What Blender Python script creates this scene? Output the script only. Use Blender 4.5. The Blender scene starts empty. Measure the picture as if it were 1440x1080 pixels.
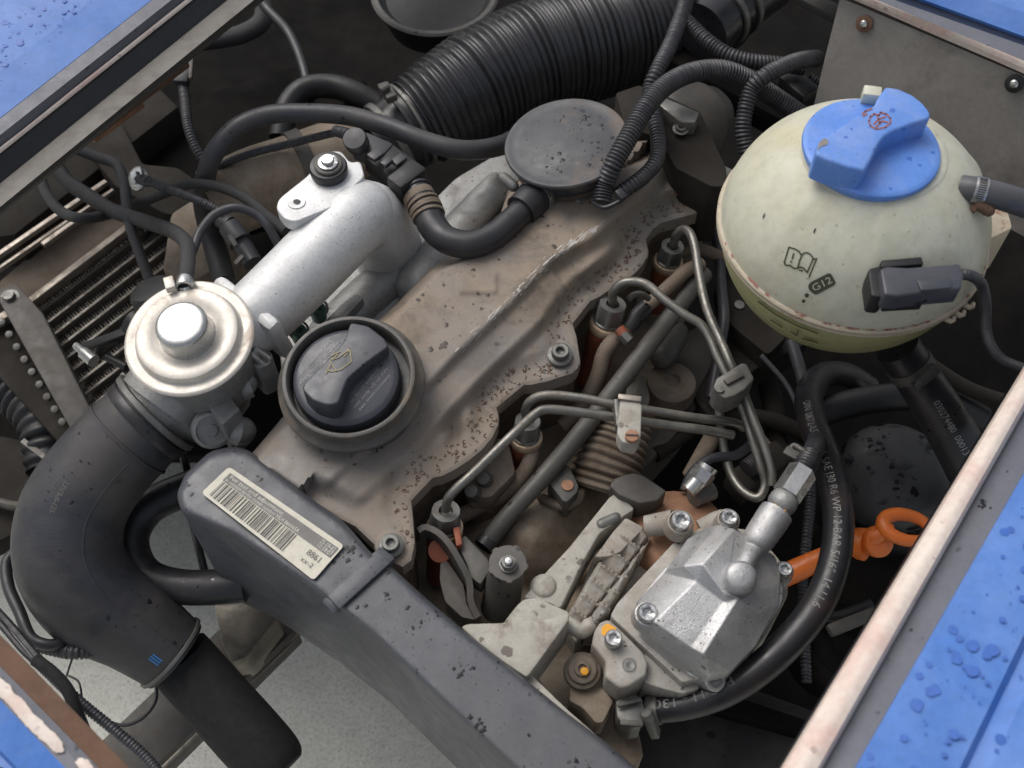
import bpy, bmesh, math, random
from math import sin, cos, pi, radians, sqrt, exp
from mathutils import Vector, Matrix, noise
from mathutils.geometry import delaunay_2d_cdt
random.seed(7)
SC = bpy.context.scene
COL = SC.collection
# ------------------------------------------------------------------ camera, sky, sun, exposure
F = 1544.0; TH = radians(33.0); DIST = 0.75
CAM = Vector((0, -DIST*sin(TH), DIST*cos(TH)))
FWD = Vector((0, sin(TH), -cos(TH))); UP = Vector((0, cos(TH), sin(TH))); RT = Vector((1, 0, 0))
cd = bpy.data.cameras.new('camera'); cam = bpy.data.objects.new('camera', cd); COL.objects.link(cam)
cam.location = CAM; cam.rotation_euler = (TH, 0, 0)
cd.sensor_width = 36; cd.lens = 36*F/1440; cd.clip_start = 0.01; cd.clip_end = 200
cd.dof.use_dof = True; cd.dof.focus_distance = 0.745; cd.dof.aperture_fstop = 9
SC.camera = cam
w = bpy.data.worlds.new('World'); SC.world = w; w.use_nodes = True
nt = w.node_tree; bg = nt.nodes['Background']
sky = nt.nodes.new('ShaderNodeTexSky'); sky.sky_type = 'NISHITA'; sky.sun_disc = False
SUN_EL, SUN_AZ = radians(54), radians(-42)      # azimuth from +y towards +x
sky.sun_elevation = SUN_EL; sky.sun_rotation = SUN_AZ; sky.dust_density = 5; sky.ozone_density = 1.5; sky.air_density = 1.0
hs = nt.nodes.new('ShaderNodeHueSaturation'); hs.inputs['Saturation'].default_value = 0.42
nt.links.new(sky.outputs[0], hs.inputs['Color']); nt.links.new(hs.outputs[0], bg.inputs['Color'])
bg.inputs['Strength'].default_value = 0.13
sd = bpy.data.lights.new('sun', 'SUN'); so = bpy.data.objects.new('sun', sd); COL.objects.link(so)
sd.energy = 0.85; sd.angle = radians(40); sd.color = (1.0, 0.97, 0.93)
sdir = Vector((sin(SUN_AZ)*cos(SUN_EL), cos(SUN_AZ)*cos(SUN_EL), sin(SUN_EL)))
so.rotation_euler = sdir.to_track_quat('Z', 'Y').to_euler()
SC.view_settings.view_transform = 'Standard'; SC.view_settings.look = 'None'
SC.view_settings.gamma = 1; SC.view_settings.exposure = 0.16
SC.cycles.max_bounces = 6
# ------------------------------------------------------------------ geometry helpers
def W(px, py, z):
    """point at height z (cm) seen at photograph pixel px, py"""
    d = FWD*F + RT*(px-720) + UP*(540-py)
    return CAM + d*((z/100-CAM.z)/d.z)
def S(px, py, z):
    return (W(px, py, z)-CAM).dot(FWD)/F
def srgb(r, g, b):
    f = lambda c: (c/255/12.92 if c/255 <= .04045 else ((c/255+.055)/1.055)**2.4)
    return (f(r), f(g), f(b), 1)
def sm(a, b, x):
    t = min(1, max(0, (x-a)/(b-a))); return t*t*(3-2*t)
def basis(axis):
    a = Vector(axis).normalized()
    u = Vector((1, 0, 0)) - a*a.x
    if u.length < .1: u = Vector((0, 1, 0)) - a*a.y
    u.normalize(); return u, a.cross(u), a
def spline(P, n=10, closed=False):
    out = []; N = len(P)
    R = range(N if closed else N-1)
    for i in R:
        if closed: p0, p1, p2, p3 = P[(i-1) % N], P[i], P[(i+1) % N], P[(i+2) % N]
        else: p0, p1, p2, p3 = P[max(i-1, 0)], P[i], P[i+1], P[min(i+2, N-1)]
        for k in range(n):
            t = k/n
            out.append(tuple(.5*((2*b)+(-a+c)*t+(2*a-5*b+4*c-d)*t*t+(-a+3*b-3*c+d)*t**3) for a, b, c, d in zip(p0, p1, p2, p3)))
    if not closed: out.append(tuple(P[-1]))
    return out
def rnd(pts, r, n=4, skip=()):
    """round the corners of a polygon"""
    out = []; N = len(pts)
    for i in range(N):
        p, a, b = Vector(pts[i][:2]), Vector(pts[i-1][:2]), Vector(pts[(i+1) % N][:2])
        z = pts[i][2:] 
        la, lb = (a-p).length, (b-p).length
        q = min(r, la*.45, lb*.45)
        if i in skip or q < .3: out.append(tuple(pts[i])); continue
        A = p+(a-p)*(q/la); B = p+(b-p)*(q/lb)
        for k in range(n+1):
            t = k/n; v = A*(1-t)**2+p*2*t*(1-t)+B*t*t; out.append((v.x, v.y)+tuple(z))
    return out
class MB:
    def __init__(s): s.v = []; s.f = []; s.uv = {}; s.mi = []
    def add(s, vs, fs, uvs=None):
        o = len(s.v); s.v += [Vector(v) for v in vs]
        for k, f in enumerate(fs):
            s.f.append([i+o for i in f])
            if uvs: s.uv[len(s.f)-1] = uvs[k]
        return s
    def tube(s, pts, r, n=14, step=4.0, corr=None, caps=True, world=False, flat=1.0, rnd_end=False):
        """pts (px,py,z[,r px]); corr=(pitch px, amplitude fraction)"""
        if world: P = [tuple(p)+(r,) if len(p) == 3 else tuple(p) for p in pts]
        else:
            P = []
            for p in pts:
                w_ = W(*p[:3]); rr = (p[3] if len(p) > 3 else r)*S(*p[:3]); P.append((w_.x, w_.y, w_.z, rr))
        sp = spline(P, 12); c = [Vector(q[:3]) for q in sp]
        L = [0]
        for i in range(1, len(c)): L.append(L[-1]+(c[i]-c[i-1]).length)
        u0 = S(*pts[0][:3]) if not world else 0.0005
        ds = step*u0
        if corr: ds = corr[0]*u0/6
        m = max(3, int(L[-1]/ds)); m = min(m, 1400)
        rings = []; j = 0
        for k in range(m+1):
            t = L[-1]*k/m
            while j < len(L)-2 and L[j+1] < t: j += 1
            a = (t-L[j])/max(1e-9, L[j+1]-L[j]); a = min(max(a, 0), 1)
            rr = sp[j][3]*(1-a)+sp[j+1][3]*a
            if corr:
                tj = t/(corr[0]*u0); ph = (tj+.22*noise.noise(Vector((tj*.35, 3.3, u0*900)))) % 1
                rr *= (1-corr[1]*(1+.5*noise.noise(Vector((tj*.9, 7.1, 0))))*(.5-.5*cos(2*pi*ph))**1.6)*(1+.012*noise.noise(Vector((tj*.25, 1.7, 5))))
            rings.append((c[j]*(1-a)+c[j+1]*a, rr, t))
        s.sweep(rings, n, caps, flat, rnd_end); s.path = rings
        return s
    def sweep(s, rings, n=14, caps=True, flat=1.0, rnd_end=False):
        if rnd_end:
            p0, r0, t0 = rings[0]; d0 = (rings[1][0]-p0).normalized()
            p1, r1, t1 = rings[-1]; d1 = (p1-rings[-2][0]).normalized()
            a = [(p0-d0*r0*sin(q), r0*cos(q), t0-r0*sin(q)) for q in (1.5, 1.2, .8, .4)]
            b = [(p1+d1*r1*sin(q), r1*cos(q), t1+r1*sin(q)) for q in (.4, .8, 1.2, 1.5)]
            rings = a+list(rings)+b
        N = len(rings); T = []
        for i in range(N):
            t = rings[min(i+1, N-1)][0]-rings[max(i-1, 0)][0]; T.append(t.normalized())
        u, v, a = basis(T[0]); vs = []
        for i in range(N):
            u = (u-T[i]*u.dot(T[i])).normalized(); v = T[i].cross(u)
            p, r, t = rings[i]
            for k in range(n):
                q = 2*pi*k/n; vs.append(p+u*(r*cos(q))+v*(r*flat*sin(q)))
        fs = []; uvs = []
        for i in range(N-1):
            for k in range(n):
                k2 = (k+1) % n
                fs.append([i*n+k, i*n+k2, (i+1)*n+k2, (i+1)*n+k])
                a0, a1 = k/n, (k+1)/n; t0, t1 = rings[i][2], rings[i+1][2]
                r_ = rings[i][1]*6.283
                uvs.append([(a0*r_, t0), (a1*r_, t0), (a1*r_, t1), (a0*r_, t1)])
        if caps:
            fs.append(list(range(n))[::-1]); uvs.append([(0, 0)]*n)
            fs.append([(N-1)*n+k for k in range(n)]); uvs.append([(0, 0)]*n)
        s.add(vs, fs, uvs)
    def lathe(s, c, axis, prof, unit=1.0, n=40, rot=0.0, cap0=False, cap1=False):
        """prof: (r,h[,shape]) in unit; shape hex / star / oct"""
        u, v, a = basis(axis); vs = []
        for e in prof:
            r, h = e[0], e[1]; sh = e[2] if len(e) > 2 else 'o'
            for k in range(n):
                q = 2*pi*k/n
                if sh == 'hex':
                    m = (q % (pi/3))-pi/6; rr = r*cos(pi/6)/cos(m)
                elif sh == 'star': rr = r*(1+.17*cos(6*q))
                elif sh == 'lobe': rr = r*(1+.06*cos(12*q))
                elif sh == 'cog': rr = r*(1+.09*(1 if cos(5*q+1) > .55 else 0))
                else: rr = r
                vs.append(c+(u*cos(q+rot)+v*sin(q+rot))*(rr*unit)+a*(h*unit))
        fs = []; m = len(prof)
        for i in range(m-1):
            for k in range(n):
                k2 = (k+1) % n; fs.append([i*n+k, i*n+k2, (i+1)*n+k2, (i+1)*n+k])
        if cap0: fs.append(list(range(n))[::-1])
        if cap1: fs.append([(m-1)*n+k for k in range(n)])
        # a profile that starts near the top centre and runs outward needs flipping
        return s.add(vs, fs)
    def prism(s, pts, zt, zb, bev=0.0, seg=2, topz=None, shear=None, allbev=False):
        """pts (px,py[,z]) top outline, dropped vertically to height zb (cm) or by negative thickness"""
        bm = bmesh.new(); top = []; bot = []
        for p in pts:
            z = p[2] if len(p) > 2 else zt
            a = W(p[0], p[1], z); top.append(bm.verts.new(a))
            b = a.copy(); b.z = zb/100 if zb is not None else a.z-.01
            if shear: b += Vector(shear)
            bot.append(bm.verts.new(b))
        ar = sum(top[i].co.x*top[(i+1) % len(top)].co.y-top[(i+1) % len(top)].co.x*top[i].co.y for i in range(len(top)))
        if ar < 0: top.reverse(); bot.reverse()
        ft = bm.faces.new(top); bm.faces.new(bot[::-1]); N = len(top)
        for i in range(N): bm.faces.new([top[i], bot[i], bot[(i+1) % N], top[(i+1) % N]])
        bm.normal_update()
        if bev > 0:
            ed = list(ft.edges)
            if allbev: ed = [e for e in bm.edges if e.calc_face_angle(0) > .5]
            try: bmesh.ops.bevel(bm, geom=ed, offset=bev, segments=seg, profile=.5, affect='EDGES', clamp_overlap=True)
            except Exception as ex: print('bevel', ex)
        return s.bm(bm)
    def bm(s, bm):
        bm.verts.index_update()
        s.add([v.co.copy() for v in bm.verts], [[v.index for v in f.verts] for f in bm.faces]); bm.free(); return s
    def box(s, c, X, Y, Z, bev=0.0):
        """centre and three half-axis vectors"""
        bm = bmesh.new(); vv = {}
        for i in (-1, 1):
            for j in (-1, 1):
                for k in (-1, 1): vv[i, j, k] = bm.verts.new(c+X*i+Y*j+Z*k)
        for q in ([(-1,-1,-1),(-1,-1,1),(-1,1,1),(-1,1,-1)], [(1,-1,-1),(1,1,-1),(1,1,1),(1,-1,1)], [(-1,-1,-1),(1,-1,-1),(1,-1,1),(-1,-1,1)],
                  [(-1,1,-1),(-1,1,1),(1,1,1),(1,1,-1)], [(-1,-1,-1),(-1,1,-1),(1,1,-1),(1,-1,-1)], [(-1,-1,1),(1,-1,1),(1,1,1),(-1,1,1)]):
            bm.faces.new([vv[t] for t in q])
        bmesh.ops.recalc_face_normals(bm, faces=bm.faces[:])
        if bev > 0: bmesh.ops.bevel(bm, geom=bm.edges[:], offset=bev, segments=2, profile=.5, affect='EDGES', clamp_overlap=True)
        return s.bm(bm)
    def bar(s, a, b, wpx, hpx, bev=0.0004, up=(0, 0, 1), world=False):
        """rectangular bar from a to b (px,py,z), wpx wide, hpx tall"""
        A, B = W(*a), W(*b); u = (S(*a)+S(*b))/2
        d = (B-A); Z = Vector(up); X = d.normalized(); Y = Z.cross(X).normalized(); Z = X.cross(Y)
        return s.box((A+B)/2, d/2, Y*(wpx*u/2), Z*(hpx*u/2), bev)
    def relief(s, outline, zf, skirt, step=5.0, inset=0.0):
        """surface over a pixel outline with height zf(px,py) cm and a vertical skirt"""
        O = [Vector((p[0], p[1])) for p in outline]
        # densify
        B = []
        for i in range(len(O)):
            a, b = O[i], O[(i+1) % len(O)]; m = max(1, int((b-a).length/(step*1.2)))
            for k in range(m): B.append(a+(b-a)*(k/m))
        xs = [p.x for p in O]; ys = [p.y for p in O]; pts = list(B)
        def inside(x, y):
            c = False; j = len(O)-1
            for i in range(len(O)):
                if (O[i].y > y) != (O[j].y > y) and x < (O[j].x-O[i].x)*(y-O[i].y)/(O[j].y-O[i].y)+O[i].x: c = not c
                j = i
            return c
        def dist(x, y):
            p = Vector((x, y)); m = 1e9
            for i in range(len(O)):
                a, b = O[i], O[(i+1) % len(O)]; ab = b-a; L = ab.length_squared
                t = max(0, min(1, (p-a).dot(ab)/L)) if L > 0 else 0
                m = min(m, (a+ab*t-p).length)
            return m
        nB = len(B); offs = (2.2, 4.5, 7.5) if step > 3.2 else (1.5, 3.0)
        for dd in offs:
            last = None
            for i in range(nB):
                tv = B[(i+1) % nB]-B[i-1]
                if tv.length < 1e-6: continue
                tv.normalize()
                for sg in (1, -1):
                    q = B[i]+Vector((-tv.y, tv.x))*(dd*sg)
                    if inside(q.x, q.y) and dist(q.x, q.y) > dd*.93 and (last is None or (q-last).length > step*.6): pts.append(q); last = q; break
        y = min(ys)+.5; row = 0
        while y < max(ys):
            x = min(xs)+(step/2 if row % 2 else 0)+.3
            while x < max(xs):
                if inside(x, y) and dist(x, y) > offs[-1]+step*.5: pts.append(Vector((x, y)))
                x += step
            y += step*.87; row += 1
        nb = len(B)
        vs, es, fs, ov, oe, of = delaunay_2d_cdt(pts, [(i, (i+1) % nb) for i in range(nb)], [], 1, .001)
        V = []
        for p in vs:
            d = dist(p.x, p.y); V.append(W(p.x, p.y, zf(p.x, p.y, d)))
        cnt = {}
        for f in fs:
            for i in range(3):
                a, b = f[i], f[(i+1) % 3]; cnt[(a, b)] = cnt.get((a, b), 0)+1
        F2 = []
        for f in fs:
            q = (V[f[1]]-V[f[0]]).cross(V[f[2]]-V[f[0]])
            F2.append(list(f) if q.z > 0 else list(f)[::-1])
        edges = set()
        for f in F2:
            for i in range(3): edges.add((f[i], f[(i+1) % 3]))
        bd = [e for e in edges if (e[1], e[0]) not in edges]
        low = {}
        for a, b in bd:
            for i in (a, b):
                if i not in low:
                    q = V[i].copy(); q.z = skirt/100 if not callable(skirt) else skirt(q); low[i] = len(V); V.append(q)
            F2.append([b, a, low[a], low[b]])
        return s.add(V, F2)
    def sphere(s, c, r, sz=1.0, n=24, m=14, a0=-90, a1=90, axis=(0, 0, 1)):
        pr = []
        for i in range(m+1):
            q = radians(a0+(a1-a0)*i/m); pr.append((max(1e-4, r*cos(q)), r*sz*sin(q)))
        return s.lathe(c, axis, pr, 1.0, n)
    def build(s, name, mat, parent=None, smooth=35, world_origin=None):
        me = bpy.data.meshes.new(name)
        if parent is not None: org = parent.matrix_world.translation if False else Vector(parent['_org'])
        elif world_origin is not None: org = world_origin
        else:
            zmin = min(v.z for v in s.v); org = sum(s.v, Vector())/len(s.v); org.z = zmin
        me.from_pydata([v-org for v in s.v], [], s.f)
        if s.uv:
            l = me.uv_layers.new(name='UVMap')
            for i, p in enumerate(me.polygons):
                if i in s.uv:
                    for k, li in enumerate(p.loop_indices): l.data[li].uv = s.uv[i][k]
        me.validate()
        me.shade_smooth()
        if smooth: me.set_sharp_from_angle(angle=radians(smooth))
        me.materials.append(mat)
        o = bpy.data.objects.new(name, me); COL.objects.link(o)
        if parent is not None: o.parent = parent; o['_org'] = org
        else: o.location = org; o['_org'] = org
        return o
def _lathe_fix(): pass
def thing(name, label, cat, px=720, py=540, z=0, group=None, at=None):
    o = bpy.data.objects.new(name, None); COL.objects.link(o)
    p = at if at is not None else W(px, py, z)
    o.location = p; o.empty_display_size = .01; o['_org'] = p
    o['label'] = label; o['category'] = cat
    if group: o['group'] = group
    return o
def tag(o, label, cat, group=None):
    o['label'] = label; o['category'] = cat
    if group: o['group'] = group
    return o
def struct(o, kind='structure'): o['kind'] = kind; return o
# ------------------------------------------------------------------ materials
def M(name, col, rough=.55, metal=0.0, var=.18, vs=70, dirt=None, dirt_or_sheen=None, spots=None, rings=None, bump=.15, bs=700, spec=.5, coat=0, braid=False, weave=None, streak=None, drops=None, sss=0, chips=None):
    m = bpy.data.materials.new(name); m.use_nodes = True; t = m.node_tree; N = t.nodes; L = t.links
    b = N['Principled BSDF']; geo = N.new('ShaderNodeNewGeometry'); P = geo.outputs['Position']
    def nz(scale, det=5, ro=.6, src=P, dist=0):
        n = N.new('ShaderNodeTexNoise'); n.inputs['Scale'].default_value = scale; n.inputs['Detail'].default_value = det
        n.inputs['Roughness'].default_value = ro; n.inputs['Distortion'].default_value = dist; L.new(src, n.inputs['Vector']); return n.outputs['Fac']
    def ramp(src, lo, hi, a=0., c=1.):
        r = N.new('ShaderNodeMapRange'); r.inputs[1].default_value = lo; r.inputs[2].default_value = hi; r.inputs[3].default_value = a; r.inputs[4].default_value = c
        L.new(src, r.inputs[0]); return r.outputs[0]
    def mix(f, a, c):
        x = N.new('ShaderNodeMix'); x.data_type = 'RGBA'
        if isinstance(f, (int, float)): x.inputs[0].default_value = f
        else: L.new(f, x.inputs[0])
        for i, q in ((6, a), (7, c)):
            if isinstance(q, (tuple, list)): x.inputs[i].default_value = q
            else: L.new(q, x.inputs[i])
        return x.outputs[2]
    def mth(op, a, c=None):
        x = N.new('ShaderNodeMath'); x.operation = op
        for i, q in ((0, a), (1, c)):
            if q is None: continue
            if isinstance(q, (int, float)): x.inputs[i].default_value = q
            else: L.new(q, x.inputs[i])
        return x.outputs[0]
    base = tuple(col)
    lo = tuple(c*(1-var) for c in base[:3])+(1,); hi = tuple(min(1, c*(1+var)) for c in base[:3])+(1,)
    C = mix(ramp(nz(vs), .3, .7), lo, hi)
    C = mix(ramp(nz(vs*9, 3, .7), .42, .75, 0., .35), C, tuple(c*.55 for c in base[:3])+(1,))
    R = ramp(nz(vs*2.3), .3, .7, max(0.04, rough-.1), min(1, rough+.1))
    H = nz(bs, 4, .65)
    met = metal
    for dd in (dirt, dirt_or_sheen):
        if dd:
            k = ramp(nz(dd[1], 7, .68, dist=.4), dd[2], dd[3]); k = mth('MULTIPLY', k, dd[4] if len(dd) > 4 else 1.)
            dc = mix(ramp(nz(dd[1]*6), .35, .65), tuple(c*.8 for c in dd[0][:3])+(1,), dd[0])
            C = mix(k, C, dc)
            rr = N.new('ShaderNodeMix'); L.new(k, rr.inputs[0]); L.new(R, rr.inputs[2]); rr.inputs[3].default_value = .85; R = rr.outputs[0]
            if metal > 0: met = mth('MULTIPLY', mth('SUBTRACT', 1., k), met)
            H = mth('ADD', H, mth('MULTIPLY', k, .25))
    if chips:
        k = ramp(nz(chips[1], 6, .7), chips[2], chips[2]+.03); C = mix(k, C, chips[0])
    def warp(sc):
        n = N.new('ShaderNodeTexNoise'); n.inputs['Scale'].default_value = sc; n.inputs['Detail'].default_value = 3; L.new(P, n.inputs['Vector'])
        v = N.new('ShaderNodeVectorMath'); v.operation = 'MULTIPLY_ADD'; L.new(n.outputs['Color'], v.inputs[0]); v.inputs[1].default_value = (.004,)*3; L.new(P, v.inputs[2]); return v.outputs[0]
    if rings:
        vo = N.new('ShaderNodeTexVoronoi'); vo.inputs['Scale'].default_value = rings[1]; L.new(warp(500), vo.inputs['Vector'])
        d = vo.outputs['Distance']; k = mth('MULTIPLY', ramp(d, .16, .24), ramp(d, .36, .28)); k = mth('MULTIPLY', k, ramp(nz(28, 3), rings[2], rings[2]+.08))
        C = mix(mth('MULTIPLY', k, rings[3]), C, rings[0])
    if spots:
        for sc, th in spots[1]:
            vo = N.new('ShaderNodeTexVoronoi'); vo.inputs['Scale'].default_value = sc; L.new(warp(330), vo.inputs['Vector'])
            sp_ = N.new('ShaderNodeSeparateColor'); L.new(vo.outputs['Color'], sp_.inputs[0])
            thv = mth('MULTIPLY', mth('POWER', sp_.outputs[0], 3), th)
            k = ramp(mth('SUBTRACT', thv, vo.outputs['Distance']), 0, .03)
            k = mth('MULTIPLY', k, ramp(nz(35, 2), .45, .52))
            C = mix(mth('MULTIPLY', k, spots[2]), C, spots[0])
            rr = N.new('ShaderNodeMix'); L.new(k, rr.inputs[0]); L.new(R, rr.inputs[2]); rr.inputs[3].default_value = spots[3]; R = rr.outputs[0]
    if drops:
        for sc, th in drops[0]:
            vo = N.new('ShaderNodeTexVoronoi'); vo.inputs['Scale'].default_value = sc; L.new(warp(220), vo.inputs['Vector'])
            sp_ = N.new('ShaderNodeSeparateColor'); L.new(vo.outputs['Color'], sp_.inputs[0])
            thv = mth('MULTIPLY', mth('POWER', sp_.outputs[0], 2), th)
            dd_ = mth('SUBTRACT', thv, vo.outputs['Distance'])
            k = ramp(dd_, 0, .04); C = mix(mth('MULTIPLY', k, drops[2]), C, drops[1])
            H = mth('ADD', H, mth('MULTIPLY', ramp(dd_, 0, .15), 2.2))
            rr = N.new('ShaderNodeMix'); L.new(k, rr.inputs[0]); L.new(R, rr.inputs[2]); rr.inputs[3].default_value = .08; R = rr.outputs[0]
    if braid:
        uv = N.new('ShaderNodeUVMap'); uv.uv_map = 'UVMap'
        sx = N.new('ShaderNodeSeparateXYZ'); L.new(uv.outputs[0], sx.inputs[0])
        f = braid
        a = mth('SINE', mth('MULTIPLY', mth('ADD', sx.outputs[0], sx.outputs[1]), f)); c = mth('SINE', mth('MULTIPLY', mth('SUBTRACT', sx.outputs[0], sx.outputs[1]), f))
        k = mth('MULTIPLY', a, c); H = mth('ADD', mth('MULTIPLY', H, .4), mth('MULTIPLY', k, .8))
        C = mix(ramp(k, -.5, .6, .0, .75), C, tuple(min(1, q*3.2) for q in base[:3])+(1,))
    if weave:
        uv = N.new('ShaderNodeUVMap'); uv.uv_map = 'UVMap'
        sx = N.new('ShaderNodeSeparateXYZ'); L.new(uv.outputs[0], sx.inputs[0])
        H = mth('ADD', mth('MULTIPLY', H, .5), mth('MULTIPLY', mth('SINE', mth('MULTIPLY', sx.outputs[1], weave)), .22))
    if streak:
        mp = N.new('ShaderNodeMapping'); mp.inputs['Rotation'].default_value = (0, 0, streak[1]); mp.inputs['Scale'].default_value = (8, 220, 60); L.new(P, mp.inputs[0])
        k = ramp(nz(1.0, 5, .7, mp.outputs[0]), .5, .68); C = mix(mth('MULTIPLY', k, streak[2]), C, streak[0])
    L.new(C, b.inputs['Base Color']); L.new(R, b.inputs['Roughness'])
    if isinstance(met, (int, float)): b.inputs['Metallic'].default_value = met
    else: L.new(met, b.inputs['Metallic'])
    b.inputs['Specular IOR Level'].default_value = spec
    if coat: b.inputs['Coat Weight'].default_value = coat; b.inputs['Coat Roughness'].default_value = .08
    if sss:
        b.inputs['Subsurface Weight'].default_value = sss; b.inputs['Subsurface Scale'].default_value = .012; b.inputs['Subsurface Radius'].default_value = (1, 1, .5)
    bp = N.new('ShaderNodeBump'); bp.inputs['Strength'].default_value = bump; bp.inputs['Distance'].default_value = .0006
    L.new(H, bp.inputs['Height']); L.new(bp.outputs[0], b.inputs['Normal'])
    return m
DUST = srgb(150, 132, 114); DUSTD = srgb(104, 90, 76); WET = (.02, .018, .018, 1)
m_cover = M('dusty_cover_metal', srgb(134, 129, 124), .62, .15, .12, 40, dirt=(srgb(150, 134, 116), 10, .36, .58, .88), dirt_or_sheen=(srgb(92, 84, 77), 12, .53, .66, .8), spots=(srgb(70, 58, 50), [(240, .4)], .5, .45), bump=.25, bs=500)
m_head = M('dusty_head_casting', srgb(124, 114, 102), .7, .1, .3, 60, dirt=(DUSTD, 35, .35, .65, .9), bump=.5, bs=400)
m_block = M('dusty_block_casting', srgb(150, 138, 122), .8, 0, .22, 45, dirt=(srgb(112, 94, 76), 25, .4, .7, .9), bump=.5, bs=300)
m_edge = M('worn_edge_metal', srgb(150, 142, 132), .4, .6, .2, 60, dirt=(DUST, 60, .5, .7))
m_alu = M('bright_cast_aluminium', srgb(216, 216, 215), .5, .35, .10, 50, dirt=(srgb(150, 145, 138), 50, .62, .82, .5), spots=(srgb(90, 88, 84), [(420, .3)], .6, .5), bump=.5, bs=1100)
m_alu2 = M('grey_cast_aluminium', srgb(158, 158, 156), .48, .5, .15, 60, dirt=(srgb(112, 104, 95), 35, .5, .75, .8), bump=.6, bs=900, spots=(srgb(50, 48, 46), [(300, .35)], .7, .4))
m_pump = M('pump_cast_aluminium', srgb(186, 186, 186), .42, .7, .12, 60, dirt=(srgb(140, 132, 122), 26, .50, .72, .7), bump=.65, bs=1000, spots=(srgb(60, 55, 50), [(500, .35), (160, .3)], .75, .4))
m_pumpd = M('dusty_pump_aluminium', srgb(166, 162, 154), .6, .2, .15, 60, dirt=(srgb(142, 128, 112), 24, .45, .65, .8), bump=.4, bs=800, spots=(srgb(50, 42, 36), [(300, .4)], .8, .4))
m_brk = M('whitish_corroded_aluminium', srgb(172, 168, 158), .7, .15, .15, 80, dirt=(srgb(125, 112, 98), 40, .5, .66, .7), spots=(srgb(92, 84, 76), [(130, .5), (80, .42)], .9, .5), bump=.35, bs=900)
m_cad = M('cream_zinc_plate', srgb(206, 200, 190), .42, .3, .06, 40, dirt=(srgb(160, 128, 98), 34, .56, .76, .7), bump=.15)
m_zinc = M('bright_zinc', srgb(190, 190, 188), .3, .9, .1, 80, dirt=(srgb(120, 110, 98), 60, .6, .8, .6))
m_steel = M('dull_steel_line', srgb(128, 126, 120), .38, .75, .2, 80, dirt=(srgb(110, 98, 84), 50, .5, .75, .8), bump=.3, bs=900)
m_nut = M('grey_nut_steel', srgb(120, 120, 116), .5, .6, .2, 90, dirt=(DUSTD, 70, .5, .75, .7))
m_copper = M('rusty_red_injector', srgb(150, 84, 62), .6, .05, .2, 90, dirt=(srgb(130, 106, 90), 60, .5, .7, .6))
m_brass = M('brass_fitting', srgb(200, 176, 146), .45, .15, .15, 90, dirt=(srgb(140, 110, 90), 80, .5, .7, .6))
m_rub = M('black_rubber', (.024, .024, .027, 1), .42, 0, .25, 60, dirt=(srgb(88, 82, 76), 24, .52, .85, .55), spots=((.004, .004, .004, 1), [(210, .4)], .9, .15), bump=.12, bs=900)
m_rubbig = M('grey_black_rubber_hose', (.03, .032, .039, 1), .40, 0, .2, 35, dirt=(srgb(94, 88, 82), 9, .40, .70, .8), dirt_or_sheen=(srgb(62, 66, 80), 16, .5, .7, .5), spots=((.008, .008, .01, 1), [(190, .35)], .9, .3), bump=.10, bs=900, weave=2600)  # second layer paints a bluish sheen onto the rubber in patches
m_hosef = M('fuel_hose_rubber', (.018, .018, .021, 1), .36, 0, .2, 60, dirt=(srgb(96, 64, 50), 18, .52, .8, .5), bump=.08)
m_dark = M('deep_black_plastic', (.012, .012, .013, 1), .5, 0, .3, 50, dirt=(srgb(70, 62, 56), 28, .55, .85, .5), bump=.15)
m_foam = M('matt_black_sleeve', (.009, .009, .009, 1), .85, 0, .2, 60, bump=.4, bs=1500)
m_duct = M('black_duct_plastic', (.026, .026, .029, 1), .32, 0, .2, 60, dirt=(srgb(80, 74, 68), 30, .58, .85, .4), bump=.06)
m_cond = M('dusty_black_conduit', (.042, .042, .048, 1), .42, 0, .2, 60, dirt=(srgb(100, 92, 86), 40, .5, .8, .45), bump=.1)
m_belt = M('grey_black_belt_cover', (.074, .078, .090, 1), .40, 0, .12, 30, dirt=(srgb(104, 101, 98), 14, .46, .8, .55), spots=((.012, .012, .018, 1), [(330, .4)], .8, .4), bump=.12, bs=1200)
m_lid = M('dusty_black_lid', (.058, .06, .066, 1), .5, 0, .15, 40, dirt=(srgb(128, 112, 98), 15, .5, .66, .7), spots=((.01, .01, .012, 1), [(200, .45)], .8, .2), bump=.12)
m_neck = M('filler_neck_plastic', (.09, .085, .078, 1), .45, 0, .2, 50, dirt=(srgb(140, 122, 100), 30, .47, .66, .7), bump=.15)
m_cap = M('charcoal_cap_plastic', (.055, .058, .07, 1), .38, 0, .12, 50, dirt=(srgb(96, 92, 92), 26, .5, .8, .4), spots=((.005, .005, .008, 1), [(220, .42)], .9, .15), bump=.1)
m_tank = M('translucent_tank_plastic', srgb(204, 203, 184), .36, 0, .05, 12, dirt=(srgb(182, 172, 130), 11, .42, .72, .75), spots=(srgb(150, 140, 110), [(230, .28)], .5, .3), bump=.05, sss=.25)
m_tankl = M('green_tinted_tank_plastic', srgb(172, 170, 124), .4, 0, .08, 20, dirt=(srgb(150, 142, 90), 18, .5, .8, .5), bump=.05, sss=.3)
m_seam = M('stained_tank_seam', srgb(188, 176, 154), .45, 0, .08, 40, dirt=(srgb(140, 92, 66), 90, .58, .68, .8), bump=.1, sss=.2)
m_blue = M('blue_cap_plastic', srgb(96, 142, 218), .42, 0, .08, 50, dirt=(srgb(160, 174, 212), 24, .45, .75, .55), spots=(srgb(45, 88, 180), [(200, .4)], .6, .2), bump=.15)
m_paint = M('blue_car_paint', srgb(70, 118, 192), .45, 0, .10, 18, dirt=(srgb(128, 158, 214), 9, .42, .7, .6), bump=.05, spec=.4, coat=.1)
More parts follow.
